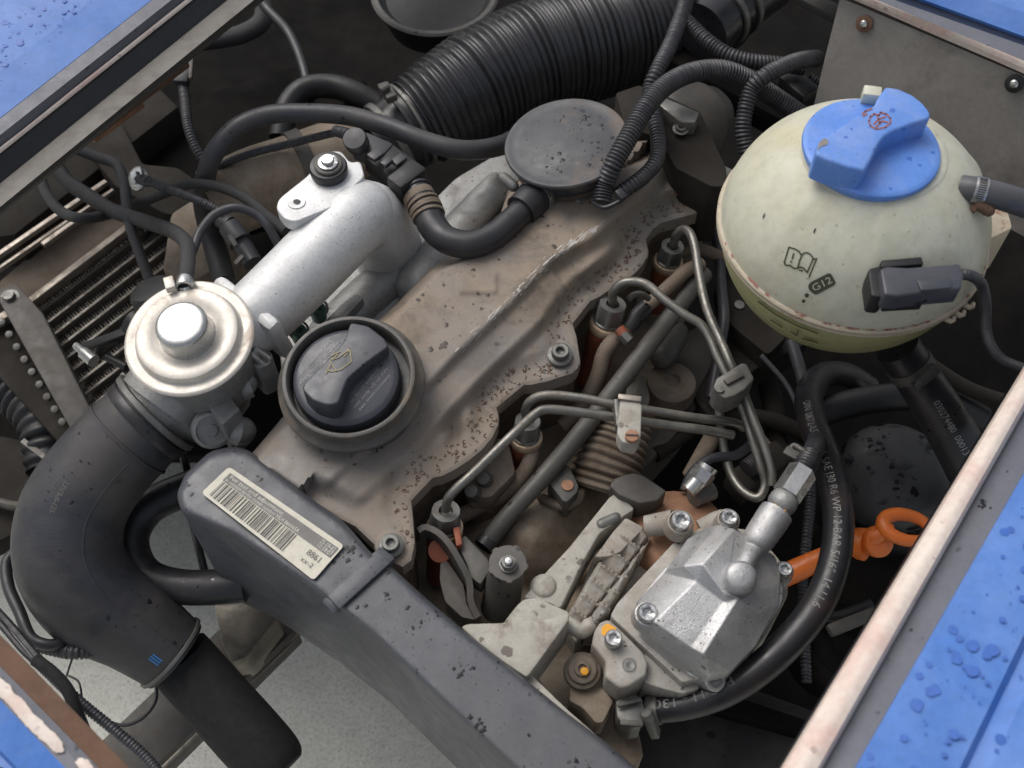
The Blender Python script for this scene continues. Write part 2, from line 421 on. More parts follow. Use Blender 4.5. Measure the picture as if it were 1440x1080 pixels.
m_seal = M('grey_rubber_seal', srgb(104, 106, 114), .5, 0, .1, 50, dirt=(srgb(118, 116, 116), 20, .5, .8, .5), spots=(srgb(50, 50, 58), [(180, .35)], .7, .3), bump=.15)
m_trim = M('cream_edge_trim', srgb(222, 208, 196), .45, 0, .06, 30, dirt=(srgb(210, 160, 148), 24, .48, .7, .7), spots=(srgb(120, 100, 95), [(160, .3)], .6, .3), bump=.1)
m_gpanel = M('grey_brown_sheet_metal', srgb(142, 137, 131), .55, .1, .1, 30, dirt=(srgb(78, 68, 60), 22, .5, .75, .6), bump=.15)
m_flange = M('grey_flange_metal', srgb(108, 105, 100), .5, .3, .1, 50, dirt=(srgb(92, 84, 76), 40, .5, .7, .6), bump=.3, bs=700)
m_black = M('black_channel', (.012, .012, .014, 1), .35, 0, .2, 50, bump=.05)
m_bay = M('bay_shade_black', (.009, .0085, .008, 1), .9, 0, .3, 20, dirt=(srgb(42, 37, 32), 11, .48, .75, .7), bump=.4, bs=300, spec=.08)  # near-black colour puts the deep shade of the bay into its panels
m_bayf = M('dim_bay_frame', srgb(52, 49, 45), .8, 0, .2, 30, dirt=(srgb(40, 34, 30), 18, .45, .7, .7), bump=.4, bs=300, spec=.15)
m_brown = M('brown_rusty_panel', srgb(112, 84, 66), .7, .1, .2, 40, dirt=(srgb(80, 64, 54), 30, .5, .7, .7), bump=.3)
m_rust = M('rust_brown_casting', srgb(156, 116, 90), .65, .1, .2, 60, dirt=(srgb(120, 92, 72), 40, .5, .7, .7), spots=(srgb(90, 60, 44), [(120, .4)], .7, .4), bump=.3)
m_orange = M('orange_plastic', srgb(216, 112, 44), .4, 0, .12, 50, dirt=(srgb(120, 66, 36), 40, .55, .78, .7), bump=.1)
m_fin = M('radiator_aluminium', srgb(112, 108, 102), .45, .5, .2, 60, dirt=(srgb(100, 90, 78), 60, .45, .65, .8), bump=.3)
m_findk = M('dark_cooling_fin', srgb(128, 122, 114), .5, .3, .3, 90, dirt=(srgb(70, 64, 58), 60, .4, .6, .8))
m_frame = M('dusty_grey_frame', srgb(84, 81, 77), .6, .2, .15, 50, dirt=(srgb(98, 88, 76), 40, .5, .7, .6), bump=.3)
m_beige = M('dusty_beige_plate', srgb(108, 96, 84), .75, .1, .15, 40, dirt=(srgb(84, 70, 58), 30, .5, .7, .7), bump=.3)
m_concrete = M('speckled_concrete', srgb(206, 206, 196), .85, 0, .04, 4, dirt=(srgb(172, 171, 160), 320, .48, .60, .7), spots=(srgb(120, 116, 108), [(330, .35)], .7, .6), bump=.3, bs=300)
m_braid = M('braided_hose', (.022, .022, .023, 1), .6, 0, .25, 60, dirt=(srgb(84, 80, 74), 30, .5, .8, .4), bump=.5, braid=3000)
m_braidd = M('dusty_braided_hose', srgb(92, 82, 72), .7, 0, .2, 60, dirt=(srgb(110, 88, 68), 30, .45, .7, .6), bump=.3, braid=3000)
m_ribbr = M('dusty_ribbed_boot', srgb(116, 104, 90), .75, 0, .25, 50, dirt=(srgb(84, 66, 48), 40, .45, .7, .8), bump=.4)
m_rail = M('grey_dusty_tube', srgb(88, 86, 82), .55, .2, .12, 40, dirt=(srgb(112, 102, 92), 24, .5, .75, .5), spots=(srgb(35, 32, 30), [(170, .35)], .9, .4), bump=.2)
m_label = M('printed_paper_label', srgb(204, 199, 182), .5, 0, .04, 30, dirt=(srgb(150, 140, 122), 30, .55, .75, .6))
m_ink = M('black_print', srgb(58, 56, 54), .5, 0, .1, 50)
m_inkg = M('grey_print', srgb(104, 102, 98), .5, 0, .05, 50)
m_white = M('white_print', srgb(200, 198, 190), .5, 0, .1, 50)
m_pale = M('pale_grey_print', srgb(150, 150, 150), .5, 0, .3, 150)
m_gold = M('yellow_print', srgb(150, 138, 96), .5, 0, .1, 50)
m_yel = M('yellow_paint_dab', srgb(226, 158, 30), .5, 0, .1, 50)
m_green = M('dark_olive_print', srgb(66, 68, 48), .5, 0, .1, 50)
m_red = M('red_brown_print', srgb(150, 96, 90), .55, 0, .2, 150)
m_bluem = M('blue_mark', srgb(60, 130, 190), .5, 0, .1, 50)
m_teal = M('teal_screw', srgb(90, 120, 112), .4, .6, .1, 50)
m_plate = M('dark_beige_chassis', srgb(70, 66, 60), .7, .1, .2, 30, dirt=(srgb(50, 46, 42), 20, .4, .7), spots=((.01, .01, .01, 1), [(120, .4)], .9, .4), bump=.3)
m_tube = M('worn_steel_crossmember', srgb(140, 134, 122), .42, .6, .15, 40, dirt=(srgb(92, 86, 76), 18, .45, .65, .8), bump=.25)
# ------------------------------------------------------------------ shared part makers
def bolt(parent, px, py, z, r, kind='torx', axis=(0, -.08, 1), mat=None, h=None, name='bolt', label=None):
    b = MB(); c = W(px, py, z); u = S(px, py, z); mat = mat or m_nut
    if kind in ('torx', 'socket'):
        sh = 'star' if kind == 'torx' else 'hex'; h = h or r*.9
        b.lathe(c, axis, [(r*1.0, -h*1.6), (r, -h*.1), (r*.97, 0), (r*.85, r*.12), (r*.56, r*.12), (r*.5, r*.05, sh), (r*.48, -r*.5, sh), (.01, -r*.55)], u, 36)
    elif kind == 'collar':
        h = h or r*.9
        b.lathe(c, axis, [(r*1.45, -h*1.3), (r*1.45, -h*.95), (r*1.3, -h*.85), (r, -h*.8), (r, -h*.1), (r*.9, r*.1), (r*.55, r*.1), (r*.5, 0, 'hex'), (r*.5, -r*.45, 'hex'), (.01, -r*.5)], u, 36)
    elif kind == 'hex':
        h = h or r*.8
        b.lathe(c, axis, [(r*1.5, -h*1.25), (r*1.5, -h), (r*1.45, -h*.95), (r, -h*.93, 'hex'), (r, -r*.12, 'hex'), (r*.86, 0), (.01, r*.02)], u, 36, rot=.4)
    elif kind == 'nut':
        h = h or r*.9
        b.lathe(c, axis, [(r, -h, 'hex'), (r, -r*.15, 'hex'), (r*.85, 0), (r*.5, 0), (r*.45, -r*.3), (.01, -r*.3)], u, 36, rot=.25)
    o = b.build(name, mat, parent)
    if label: o['label'] = label
    return o
def hose(name, label, cat, pts, r, mat, corr=None, n=14, group=None, parent=None, step=4.0, rnd_end=False, flat=1.0):
    b = MB(); b.tube(pts, r, n=n, corr=corr, step=step, rnd_end=rnd_end, flat=flat); o = b.build(name, mat, parent, smooth=60)
    if parent is None: tag(o, label, cat, group)
    elif label: o['label'] = label
    o_paths[o.name] = b.path
    return o
o_paths = {}
def ring_band(parent, pts, frac, wid, rad, over, mat, name='clamp', label=None, n=28, screw=None):
    """band round a tube path: frac position 0..1, wid px along, over radius factor"""
    b0 = MB(); b0.tube(pts, 10); path = b0.path
    k = int(frac*(len(path)-1)); k = max(1, min(len(path)-2, k)); p, r, t = path[k]; r = r if len(pts[0]) > 3 else rad; d = (path[k+1][0]-path[k-1][0]).normalized()
    u = S(*pts[0][:3]); h = wid*u/2; b = MB()
    R_ = r*over
    b.lathe(p, d, [(r*.97, -h), (R_, -h), (R_*1.015, -h*.8), (R_*1.015, h*.8), (R_, h), (r*.97, h)], 1.0, n)
    o = b.build(name, mat, parent); 
    if label: o['label'] = label
    if screw:
        ang, sz = screw; ux, vx, ax = basis(d); q = ux*cos(ang)+vx*sin(ang); tt = ax.cross(q)
        c = p+q*(R_+sz*u*.5)
        s_ = MB(); s_.box(c, tt*sz*u*1.1, ax*h*.8, q*sz*u*.5, sz*u*.12); s_.lathe(c+tt*sz*u*1.1, tt, [(sz*.55, 0), (sz*.55, sz*.7, 'hex'), (sz*.45, sz*.8), (.01, sz*.8)], u, 18)
        s_.build('clamp_screw', mat, o)
    return o
def text_mesh(txt, size):
    cu = bpy.data.curves.new('t', 'FONT'); cu.body = txt; cu.size = size; cu.resolution_u = 2; cu.align_x = 'LEFT'
    ob = bpy.data.objects.new('t', cu); COL.objects.link(ob)
    me = bpy.data.meshes.new_from_object(ob); V = [v.co.copy() for v in me.vertices]; Fc = [list(p.vertices) for p in me.polygons]
    bm = bmesh.new(); bm.from_mesh(me)
    for k in range(-1, 6):
        bmesh.ops.bisect_plane(bm, geom=bm.verts[:]+bm.edges[:]+bm.faces[:], plane_co=(0, size*.14*k, 0), plane_no=(0, 1, 0))
    bm.verts.index_update(); V = [v.co.copy() for v in bm.verts]; Fc = [[v.index for v in f.verts] for f in bm.faces]; bm.free()
    bpy.data.objects.remove(ob); bpy.data.curves.remove(cu); bpy.data.meshes.remove(me)
    return V, Fc
def map_text(txt, size, fn, name, mat, parent):
    V, Fc = text_mesh(txt, size)
    if not V: return
    b = MB(); b.add([fn(v.x, v.y) for v in V], Fc)
    return b.build(name, mat, parent, smooth=0)
def tube_text(path, txt, s0, size, name, mat, parent, side=0.0, rev=False, squash=1.0):
    tot = path[-1][2]
    def fn(x, y):
        s_ = s0+x*squash if not rev else s0-x*squash
        s_ = max(0, min(tot*.999, s_)); k = min(range(len(path)-1), key=lambda i: abs(path[i][2]-s_)); k = max(0, min(len(path)-2, k if path[k][2] <= s_ else k-1))
        a = (s_-path[k][2])/max(1e-9, path[k+1][2]-path[k][2]); p = path[k][0]*(1-a)+path[k+1][0]*a; r = path[k][1]
        t = (path[min(k+2, len(path)-1)][0]-path[max(k-1, 0)][0]).normalized()
        nrm = (CAM-p); nrm = (nrm-t*nrm.dot(t)).normalized(); bi = nrm.cross(t) if not rev else t.cross(nrm)
        # bi is the direction of text 'up' 
        ang = (y-size*.35)/r+side
        return p+(nrm*cos(ang)+bi*sin(ang))*(r*1.006+.00008)
    return map_text(txt, size, fn, name, mat, parent)
def strokes(lines, wd, proj, b=None, closed=False):
    """thick poly-lines in pixel space laid on a surface by proj(px,py)"""
    b = b or MB()
    for ln in lines:
        for i in range(len(ln)-1):
            a, c = Vector(ln[i]), Vector(ln[i+1]); d = (c-a)
            if d.length < 1e-6: continue
            d.normalize(); n_ = Vector((-d.y, d.x))*wd/2; a2 = a-d*wd*.35; c2 = c+d*wd*.35
            b.add([proj(*(a2+n_)), proj(*(c2+n_)), proj(*(c2-n_)), proj(*(a2-n_))], [[0, 1, 2, 3]])
    return b
m_ghose = M('grey_tank_hose', srgb(84, 84, 86), .45, 0, .1, 50, dirt=(srgb(110, 108, 104), 30, .5, .8, .5), bump=.12)
m_drop = M('dark_water_drop', (.012, .012, .016, 1), .3, 0, .2, 90, bump=0, spec=.25)
m_dropb = M('dark_brown_wet_spot', srgb(66, 52, 44), .45, 0, .3, 120, bump=.1)
m_droppaint = M('water_on_blue_paint', srgb(56, 100, 180), .4, 0, .1, 50, bump=0, spec=.4)
m_crust = M('dried_brown_crust', srgb(112, 88, 72), .7, 0, .3, 120, bump=.2)
m_white = M('faded_white_print', srgb(134, 134, 130), .6, 0, .35, 160, dirt=(srgb(60, 58, 56), 90, .5, .7, .8))
m_whitel = M('white_label_print', srgb(206, 202, 190), .5, 0, .2, 160, dirt=(srgb(120, 116, 110), 60, .5, .75, .7))
m_streak = M('pale_streak_metal', srgb(186, 182, 176), .5, .2, .1, 90, dirt=(srgb(150, 140, 128), 120, .45, .65, .8))
def seam(path, ang, wid, name, mat, parent, a=.02, z=.98, h=.02):
    """a fine moulded ridge along a tube"""
    u_, v_, t0 = basis((path[1][0]-path[0][0])); b = MB(); vs = []; N = len(path); T = [(path[min(i+1, N-1)][0]-path[max(i-1, 0)][0]).normalized() for i in range(N)]
    for i in range(N):
        u_ = (u_-T[i]*u_.dot(T[i])).normalized(); v_ = T[i].cross(u_)
        if not (a < i/N < z): continue
        p, r, _t = path[i]; w_ = wid/r
        for q, k in ((-w_, .999), (0, 1+h), (w_, .999)): vs.append(p+(u_*cos(ang+q)+v_*sin(ang+q))*r*k)
    n = len(vs)//3; b.add(vs, [[i*3+k, i*3+k+1, i*3+k+4, i*3+k+3] for i in range(n-1) for k in (0, 1)])
    return b.build(name, mat, parent, smooth=80)
def blob(b, c, nrm, r, h, ragged=.25, n=9):
    u_, v_, a_ = basis(nrm); o = len(b.v); ph = random.random()*6; vs = []
    rs = [r*(1+ragged*random.uniform(-1, 1)) for _ in range(n)]
    for k in range(n): q = 2*pi*k/n+ph; vs.append(c+(u_*cos(q)+v_*sin(q))*rs[k])
    for k in range(n): q = 2*pi*k/n+ph; vs.append(c+(u_*cos(q)+v_*sin(q))*rs[k]*.6+a_*h)
    vs.append(c+a_*h*1.25)
    b.add(vs, [[k, (k+1) % n, n+(k+1) % n, n+k] for k in range(n)]+[[n+k, n+(k+1) % n, 2*n] for k in range(n)])
def inpoly(O, x, y):
    c = False; j = len(O)-1
    for i in range(len(O)):
        if (O[i][1] > y) != (O[j][1] > y) and x < (O[j][0]-O[i][0])*(y-O[i][1])/(O[j][1]-O[i][1])+O[i][0]: c = not c
        j = i
    return c
def scatter(parent, poly, surf, n, rmin, rmax, mat, name='water_drop', seed=1, clump=.6, h=.35, nrm=(0, 0, 1), power=3, ragged=.25, lift=0.0):
    """small drops lying on a surface; surf(px,py) -> point"""
    random.seed(seed); b = MB(); cl = []; xs = [p[0] for p in poly]; ys = [p[1] for p in poly]; k = 0; tries = 0
    while k < n and tries < n*30:
        tries += 1
        if cl and random.random() < clump:
            q = random.choice(cl); x, y = q[0]+random.gauss(0, q[2]), q[1]+random.gauss(0, q[2])
        else:
            x, y = random.uniform(min(xs), max(xs)), random.uniform(min(ys), max(ys))
            if len(cl) < 3+n//10: cl.append((x, y, random.uniform(3, 14)))
        if not inpoly(poly, x, y): continue
        c = surf(x, y); u_ = (c-CAM).dot(FWD)/F; r = (rmin+(rmax-rmin)*random.random()**power)
        blob(b, c+Vector(nrm).normalized()*lift, nrm, r*u_, min(r*h, 1.2)*u_, ragged, 9 if r > 2 else 6); k += 1
    o = b.build(name, mat, parent, smooth=80); o['kind'] = 'stuff'
    return o
# ================================================================== setting
# concrete ground under the car
b = MB(); b.add([Vector((-6, -6, -.5)), Vector((6, -6, -.5)), Vector((6, 6, -.5)), Vector((-6, 6, -.5))], [[0, 1, 2, 3]])
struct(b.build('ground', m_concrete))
# added bay floor, coloured near black for deep shade, behind and to the right of the engine
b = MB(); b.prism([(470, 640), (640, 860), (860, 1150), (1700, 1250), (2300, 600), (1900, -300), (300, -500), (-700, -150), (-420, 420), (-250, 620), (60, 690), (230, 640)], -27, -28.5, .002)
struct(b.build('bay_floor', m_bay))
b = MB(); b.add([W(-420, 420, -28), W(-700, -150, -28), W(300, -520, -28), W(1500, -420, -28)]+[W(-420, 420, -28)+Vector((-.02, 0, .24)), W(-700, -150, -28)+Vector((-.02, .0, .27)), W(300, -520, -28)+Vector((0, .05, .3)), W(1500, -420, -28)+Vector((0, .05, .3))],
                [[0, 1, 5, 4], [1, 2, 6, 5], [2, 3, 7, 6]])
struct(b.build('bay_rear_wall', m_bay))  # added wall in the same near-black shade colour

def strips(parent, lines, mats, names, under=.004):
    """lines: list of ((px,py,z),(px,py,z)) ends; a strip between neighbours, each one its own part with thickness"""
    for i in range(len(lines)-1):
        (a0, a1), (b0, b1) = lines[i], lines[i+1]
        if mats[i] is None: continue
        A0, A1, B0, B1 = W(*a0), W(*a1), W(*b0), W(*b1)
        n = 24; m = 5; vs = []; fs = []
        for k in range(n+1):
            t = k/n; p, q = A0*(1-t)+A1*t, B0*(1-t)+B1*t
            for j in range(m+1):
                e = j/m; v = p*(1-e)+q*e
                if names[i] in ('edge_trim',): v = v+Vector((0, 0, 1))*(.0022*sin(pi*e))
                if names[i] == 'edge_trim': v += Vector((0, 0, .0004))*noise.noise(v*60)
                vs.append(v)
        for k in range(n):
            for j in range(m): fs.append([k*(m+1)+j, (k+1)*(m+1)+j, (k+1)*(m+1)+j+1, k*(m+1)+j+1])
        N = len(vs); vs += [v-Vector((0, 0, under)) for v in vs]
        fs += [[q+N for q in f][::-1] for f in fs]
        for k in range(n):
            for j in (0, m):
                a, c = k*(m+1)+j, (k+1)*(m+1)+j; fs.append([a, c, c+N, a+N])
        for k in (0, n):
            for j in range(m):
                a, c = k*(m+1)+j, k*(m+1)+j+1; fs.append([a, c, c+N, a+N])
        MB().add(vs, fs).build(names[i], mats[i], parent, smooth=50)

# ---- upper left wing edge
t = thing('car_wing', 'wet blue wing edge with grey seal and cream trim in the upper left corner', 'car panel', 60, 60, 9)
def LL(y0, x1, z):      # line that crosses x=0 at y0 and y=0 at x1, extended past the frame
    dx, dy = x1, -y0
    return ((0-.75*dx, y0-.75*dy, z), (x1+.8*dx, 0+.8*dy, z))
strips(t, [LL(20, 30, 10.5), LL(100, 130, 10.1), LL(166, 213, 9.5)], [m_paint, m_paint], ['paint_panel', 'paint_panel'])
strips(t, [LL(167, 214, 9.9), LL(190, 241, 9.8), LL(209, 262, 9.0), LL(216, 271, 9.0), LL(258, 320, 8.0), LL(291, 357, 8.3), LL(296, 364, 5.0)],
       [m_seal, m_seal, m_trim, m_black, m_flange, m_flange], ['rubber_seal', 'seal_foot', 'edge_trim', 'drip_channel', 'flange', 'flange_skirt'])
A = [W(*p) for p in LL(20, 30, 10.5)]
MB().add([A[0], A[1], A[1]+Vector((-.15, .12, .02)), A[0]+Vector((-.15, .12, .02))], [[0, 1, 2, 3]]).build('wing_top', m_paint, t)
# rusty lip under the flange
t = thing('rusty_rail', 'rusty brown folded rail under the grey wing flange', 'rail', 180, 160, 2)
b = MB(); b.bar((118, 197, 2.5), (262, 88, 2.5), 13, 10, .0008); b.build('rail_fold', m_brown, t)
b = MB(); b.bar((130, 196, 1.6), (200, 145, 1.6), 10, 10, .0008); b.build('rail_lip', m_rust, t)

# ---- upper right wing
t = thing('car_wing', 'blue wing corner with grey seal at the top right, above the sheet metal panel', 'car panel', 1380, 30, 8)
def LR(x0, y1, z, f=1.0):    # crosses y=0 at x0, x=1440 at y1
    dx, dy = 1440-x0, y1
    k = 1.5*220/max(dx, 60)
    return ((x0-k*dx, -k*dy, z), (1440+k*dx, y1+k*dy, z))
strips(t, [LR(1218, 96, 10.6), LR(1226, 86, 10.9)], [m_trim], ['edge_trim'])
strips(t, [LR(1227, 85, 10.8), LR(1258, 64, 10.8), LR(1300, 51, 10.2)], [m_seal, m_black], ['rubber_seal', 'inner_lip'])
strips(t, [LR(1300, 51, 10.6), LR(1390, 18, 11.4)], [m_paint], ['paint_panel'])
A = [W(*p) for p in LR(1390, 18, 11.4)]
MB().add([A[0], A[1], A[1]+Vector((.1, .15, .02)), A[0]+Vector((.1, .15, .02))], [[0, 1, 2, 3]]).build('wing_top', m_paint, t)
# sheet metal panel behind the tank
t = thing('bulkhead_panel', 'grey brown sheet metal panel with rivets behind the coolant tank', 'panel', 1300, 150, -4)
p0, p1 = W(1182, -3, 9.8), W(1600, 175, 9.8); dn = Vector((-.012, -.02, -.3))
q0, q1 = W(1140, 168, 1.5), W(1600, 420, -2)
b = MB(); n = 16; vs = []
for k in range(n+1):
    a = k/n; P0 = p0*(1-a)+p1*a; Q0 = q0*(1-a)+q1*a
    for j in range(7):
        c = j/6; v = P0*(1-c)+Q0*c+Vector((0, -1, .3))*(.0015*noise.noise(Vector((a*4, c*3, 1)))); vs.append(v)
fs = [[k*7+j, (k+1)*7+j, (k+1)*7+j+1, k*7+j+1] for k in range(n) for j in range(6)]
N = len(vs); vs += [v+Vector((.0, .0015, -.0008)) for v in vs]; fs += [[q+N for q in f][::-1] for f in fs]
fs += [[j, j+1, j+1+N, j+N] for j in range(6)]
b.add(vs, fs); b.build('sheet', m_gpanel, t)
nrm = (p1-p0).cross(q0-p0).normalized(); nrm = nrm if nrm.y < 0 else -nrm
for (px, py, r, mt) in ((1216, 33, 12, m_brown), (1427, 117, 13, m_dark)):
    d = W(px, py, 0)-CAM; d.normalize(); tt = (p0-CAM).dot(nrm)/d.dot(nrm); c = CAM+d*tt+nrm*.0008; u = tt*d.dot(FWD)/F
    b = MB(); b.lathe(c, nrm, [(r, -1), (r, 1.5), (r*.8, 2.5), (r*.5, 2.6), (r*.48, 5), (r*.3, 7), (.01, 7.5)], u, 20); b.build('rivet', mt, t)
    b = MB(); b.lathe(c, nrm, [(r*.47, 2.6), (r*.46, 6), (r*.3, 8), (.01, 8.6)], u, 16); b.build('rivet_core', m_zinc, t)
# strut left of the panel
t = thing('wing_brace', 'dark grey brace running to the panel corner at the top', 'brace', 1130, 10, 2)
b = MB(); b.bar((1050, -45, 6), (1180, 22, 6), 26, 12, .001); b.build('brace_bar', m_frame, t)

# ---- lower right wing
t = thing('car_wing', 'wet blue wing with cream trimmed inner edge along the lower right', 'car panel', 1300, 950, 12)
def DR(xa, xb, z):     # x at y=560, x at y=1080, extended
    f = (xb-xa)/520
    return ((xa-f*160, 400, z), (xb+f*130, 1210, z))
strips(t, [DR(1413, 1098, 11.6), DR(1417, 1102, 12.3), DR(1444, 1150, 12.6), DR(1450, 1156, 12.2)], [m_trim, m_trim, m_trim], ['edge_trim_side', 'edge_trim', 'edge_trim_side'], .001)
strips(t, [DR(1449, 1155, 11.8), DR(1500, 1203, 12.0)], [m_seal], ['rubber_seal'])
strips(t, [DR(1501, 1203, 12.35), DR(1600, 1350, 12.9), DR(1612, 1360, 12.5), DR(1640, 1392, 12.9), DR(1900, 1640, 14.2)], [m_paint, m_paint, m_paint, m_paint], ['paint_panel', 'crease_side', 'crease_side', 'paint_panel'])
b = MB(); A, B = W(*DR(1414, 1099, 11.6)[0]), W(*DR(1414, 1099, 11.6)[1])
b.add([A, B, B-Vector((-.004, 0, .12)), A-Vector((-.004, 0, .12))], [[0, 1, 2, 3]]); b.build('inner_skirt', m_dark, t)

# ---- lower left corner
t = thing('bumper_edge', 'blue painted edge with peeling cream patches in the lower left corner', 'car panel', 40, 1040, 10)
def DL(ya, xb, z):    # y at x=0, x at y=1080
    dx, dy = xb, 1080-ya
    return ((0-.8*dx, ya-.8*dy, z), (xb+.6*dx, 1080+.6*dy, z))
strips(t, [DL(893, 182, 7.2), DL(938, 139, 7.8)], [m_brown], ['rusty_flange'])
strips(t, [DL(937, 139, 8.0), DL(958, 116, 8.2), DL(984, 92, 8.2), DL(1055, 24, 7.6), DL(1062, 18, 7.2), DL(1200, -100, 7.6)], [m_seal, m_seal, m_paint, m_paint, m_paint], ['paint_lip', 'paint_lip', 'paint_panel', 'crease_side', 'paint_panel'])
for poly in ([(-30, 935), (0, 952), (12, 962), (20, 975), (34, 985), (44, 1000), (60, 1015), (76, 1030), (88, 1044), (90, 1058), (78, 1059), (66, 1046), (50, 1034), (36, 1020), (22, 1004), (8, 986), (-30, 962)],
             [(104, 1072), (112, 1065), (124, 1068), (132, 1080), (150, 1096), (146, 1110), (120, 1092)]):
    b = MB(); rr_ = rnd(poly, 5, 3); rr_ = [(x+random.uniform(-1, 1), y+random.uniform(-1, 1)) for x, y in rr_]; b.prism(rr_, 8.35, 8.1, .0003); b.build('paint_chip', m_trim, t)

# ================================================================== radiator corner
t = thing('radiator', 'silvery finned radiator core in the dark left of the round valve', 'radiator', 130, 450, -14)
D = Vector((82, -63)).normalized()
for i in range(13):
    y0 = 432+i*15.2; x0 = 42+i*10.7
    ln = 215 if i > 1 else 190
    b = MB(); b.bar((x0-10, y0+8, -13), (x0+D.x*ln, y0+D.y*ln, -13), 4.5, 16, .0004); b.build('tube', m_fin, t)
fb = MB(); PD = Vector((.609, .793))
for i in range(13):
    y0 = 432+i*15.2; x0 = 42+i*10.7
    for k in range(48):
        a = k*4.4+random.uniform(-.3, .3); sk = random.uniform(-1, 1)
        A = W(x0+D.x*a+PD.x*3.5, y0+D.y*a+PD.y*3.5, -13.1+random.uniform(-.1, .05)); B = W(x0+D.x*(a+1.2+sk)+PD.x*15, y0+D.y*(a+1.2+sk)+PD.y*15, -13.1)
        h = (B-A)/2; sd_ = Vector((h.y, -h.x, 0)).normalized()*.00045
        o_ = len(fb.v); fb.add([A-sd_, A+sd_, B+sd_, B-sd_, A+sd_*3-Vector((0, 0, .004)), B+sd_*3-Vector((0, 0, .004)), A-sd_*3-Vector((0, 0, .004)), B-sd_*3-Vector((0, 0, .004))], [[0, 1, 2, 3], [1, 4, 5, 2], [6, 0, 3, 7]])
o = fb.build('cooling_fin', m_findk, t, smooth=0); o['kind'] = 'stuff'
b = MB(); b.prism([(35, 430), (260, 262), (420, 420), (190, 640)], -15, -17, 0); b.build('core_back', m_black, t)
b = MB(); b.prism([(-30, 420), (30, 432), (300, 226), (230, 200)], -12.4, -16, .001); b.build('header_plate', m_beige, t)
b = MB(); b.bar((-20, 461, -11.8), (40, 430, -11.8), 13, 14, .001); b.bar((38, 431, -11.8), (210, 300, -11.8), 11, 14, .001); b.build('header_edge', m_edge, t)
b = MB(); b.prism([(-60, 340), (20, 330), (250, 150), (190, 90), (-60, 260)], -9, -13, .0015); b.build('top_plate', m_bayf, t)
for (a, c, wd) in (((-20, 372, -8.4), (150, 256, -8.4), 8), ((-20, 392, -8.9), (160, 268, -8.9), 6), ((60, 345, -9), (120, 302, -9), 9)):
    b = MB(); b.bar(a, c, wd, 8, .0008); b.build('trim_rail', m_edge, t)
b = MB(); b.prism([(-10, 408), (22, 398), (60, 440), (140, 600), (110, 622), (8, 440)], -9.5, -13, .0015); b.build('side_frame', m_frame, t)
bolt(t, 11, 414, -9.1, 9, 'hex', mat=m_nut)
b = MB(); b.prism([(-40, 430), (8, 440), (112, 622), (100, 640), (-10, 520), (-40, 500)], -12.5, -14, .001); b.build('tank_shell', m_bayf, t)
for k in range(10):
    a = k/9; x = 2+a*96; y = 452+a*158
    b = MB(); b.lathe(W(x, y, -11.2), (0.2, -.3, 1), [(6, -8), (6, -2), (4.6, 0), (.01, .6)], S(x, y, -11.2), 10); b.build('crimp_tab', m_nut, t)
# dark ribbed hose and folded metal left edge
hose('ribbed_hose', 'black ribbed hose lying in the shade at the left edge', 'hose', [(-20, 520, -15), (30, 560, -15), (60, 600, -15), (70, 660, -16)], 34, m_dark, corr=(17, .16), n=24)
t = thing('mudguard', 'dark folded mudguard plate beside the big rubber hose at the left edge', 'mudguard', 20, 680, -18)
b = MB(); b.prism(rnd([(-60, 600), (40, 620), (90, 650), (80, 700), (30, 745), (-60, 790)], 12), -16, -18, .002); b.build('guard_plate', m_bayf, t)
b = MB(); b.tube([(-20, 700, -15), (30, 712, -15), (70, 690, -15)], 7, n=10); b.build('guard_bead', m_frame, t)
b = MB(); b.bar((32, 620, -14), (72, 650, -14), 8, 6); b.build('guard_lip', m_flange, t)

# ================================================================== crossmember and lower wiring
t = thing('crossmember', 'worn steel crossmember over the concrete at the lower left', 'crossmember', 230, 1000, -26)
b = MB(); b.bar((90, 1165, -22), (395, 868, -22), 84, 62, .002); b.build('square_beam', m_frame, t)
b = MB(); b.bar((123, 1182, -19.6), (422, 892, -19.6), 5, 5, .001); b.build('worn_edge', m_tube, t)
b = MB(); b.prism(rnd([(300, 850), (372, 846), (392, 868), (372, 892), (345, 925), (326, 932), (312, 905)], 6), -17, -21, .002); b.build('gusset', m_tube, t)
hose('breather_pipe', 'thin black looped pipe lying on the steel crossmember', 'hose', [(218, 955, -18), (219, 985, -18), (200, 1010, -18), (172, 1020, -18), (140, 1010, -18)], 2.6, m_rub)
hose('wiring_conduit', 'black corrugated conduit running down from the lower left edge past the crossmember', 'cable', [(-20, 850, -5), (20, 895, -5), (60, 938, -5), (110, 985, -5), (165, 1030, -5.5), (205, 1065, -6), (240, 1110, -6)], 8, m_cond, corr=(5, .16), n=12)
t = thing('wiring_loom', 'untidy bundle of taped black wires along the rusty lower left flange', 'wiring', 60, 960, -8)
for k in range(9):
    o_ = random.uniform(-11, 11); q = random.uniform(-12, 8)
    b = MB(); b.tube([(-25+o_, 845+q, -4), (12+o_, 884+q*.5, -3.5), (46+o_+q*.4, 924+q, -3.5), (76+o_*.6, 952+q, -3.8), (104+q, 990+o_, -4.3), (122+q*1.5, 1040+o_, -5)], 2.8+(k % 3)*1.1, n=9); b.build('wire', [m_rub, m_cond, m_dark][k % 3], t)
b = MB(); b.tube([(50, 928, -2.9), (76, 948, -2.8), (98, 976, -3), (112, 1020, -4)], 9, n=12); b.build('tape_wrap', m_foam, t)
hose('vent_hose', 'black hose rising from the lower left wiring beside the big rubber hose', 'hose', [(30, 770, -7), (10, 790, -7), (12, 825, -7), (28, 862, -7), (42, 895, -7), (62, 906, -7), (82, 905, -7.4), (96, 893, -8)], 8.5, m_rub)
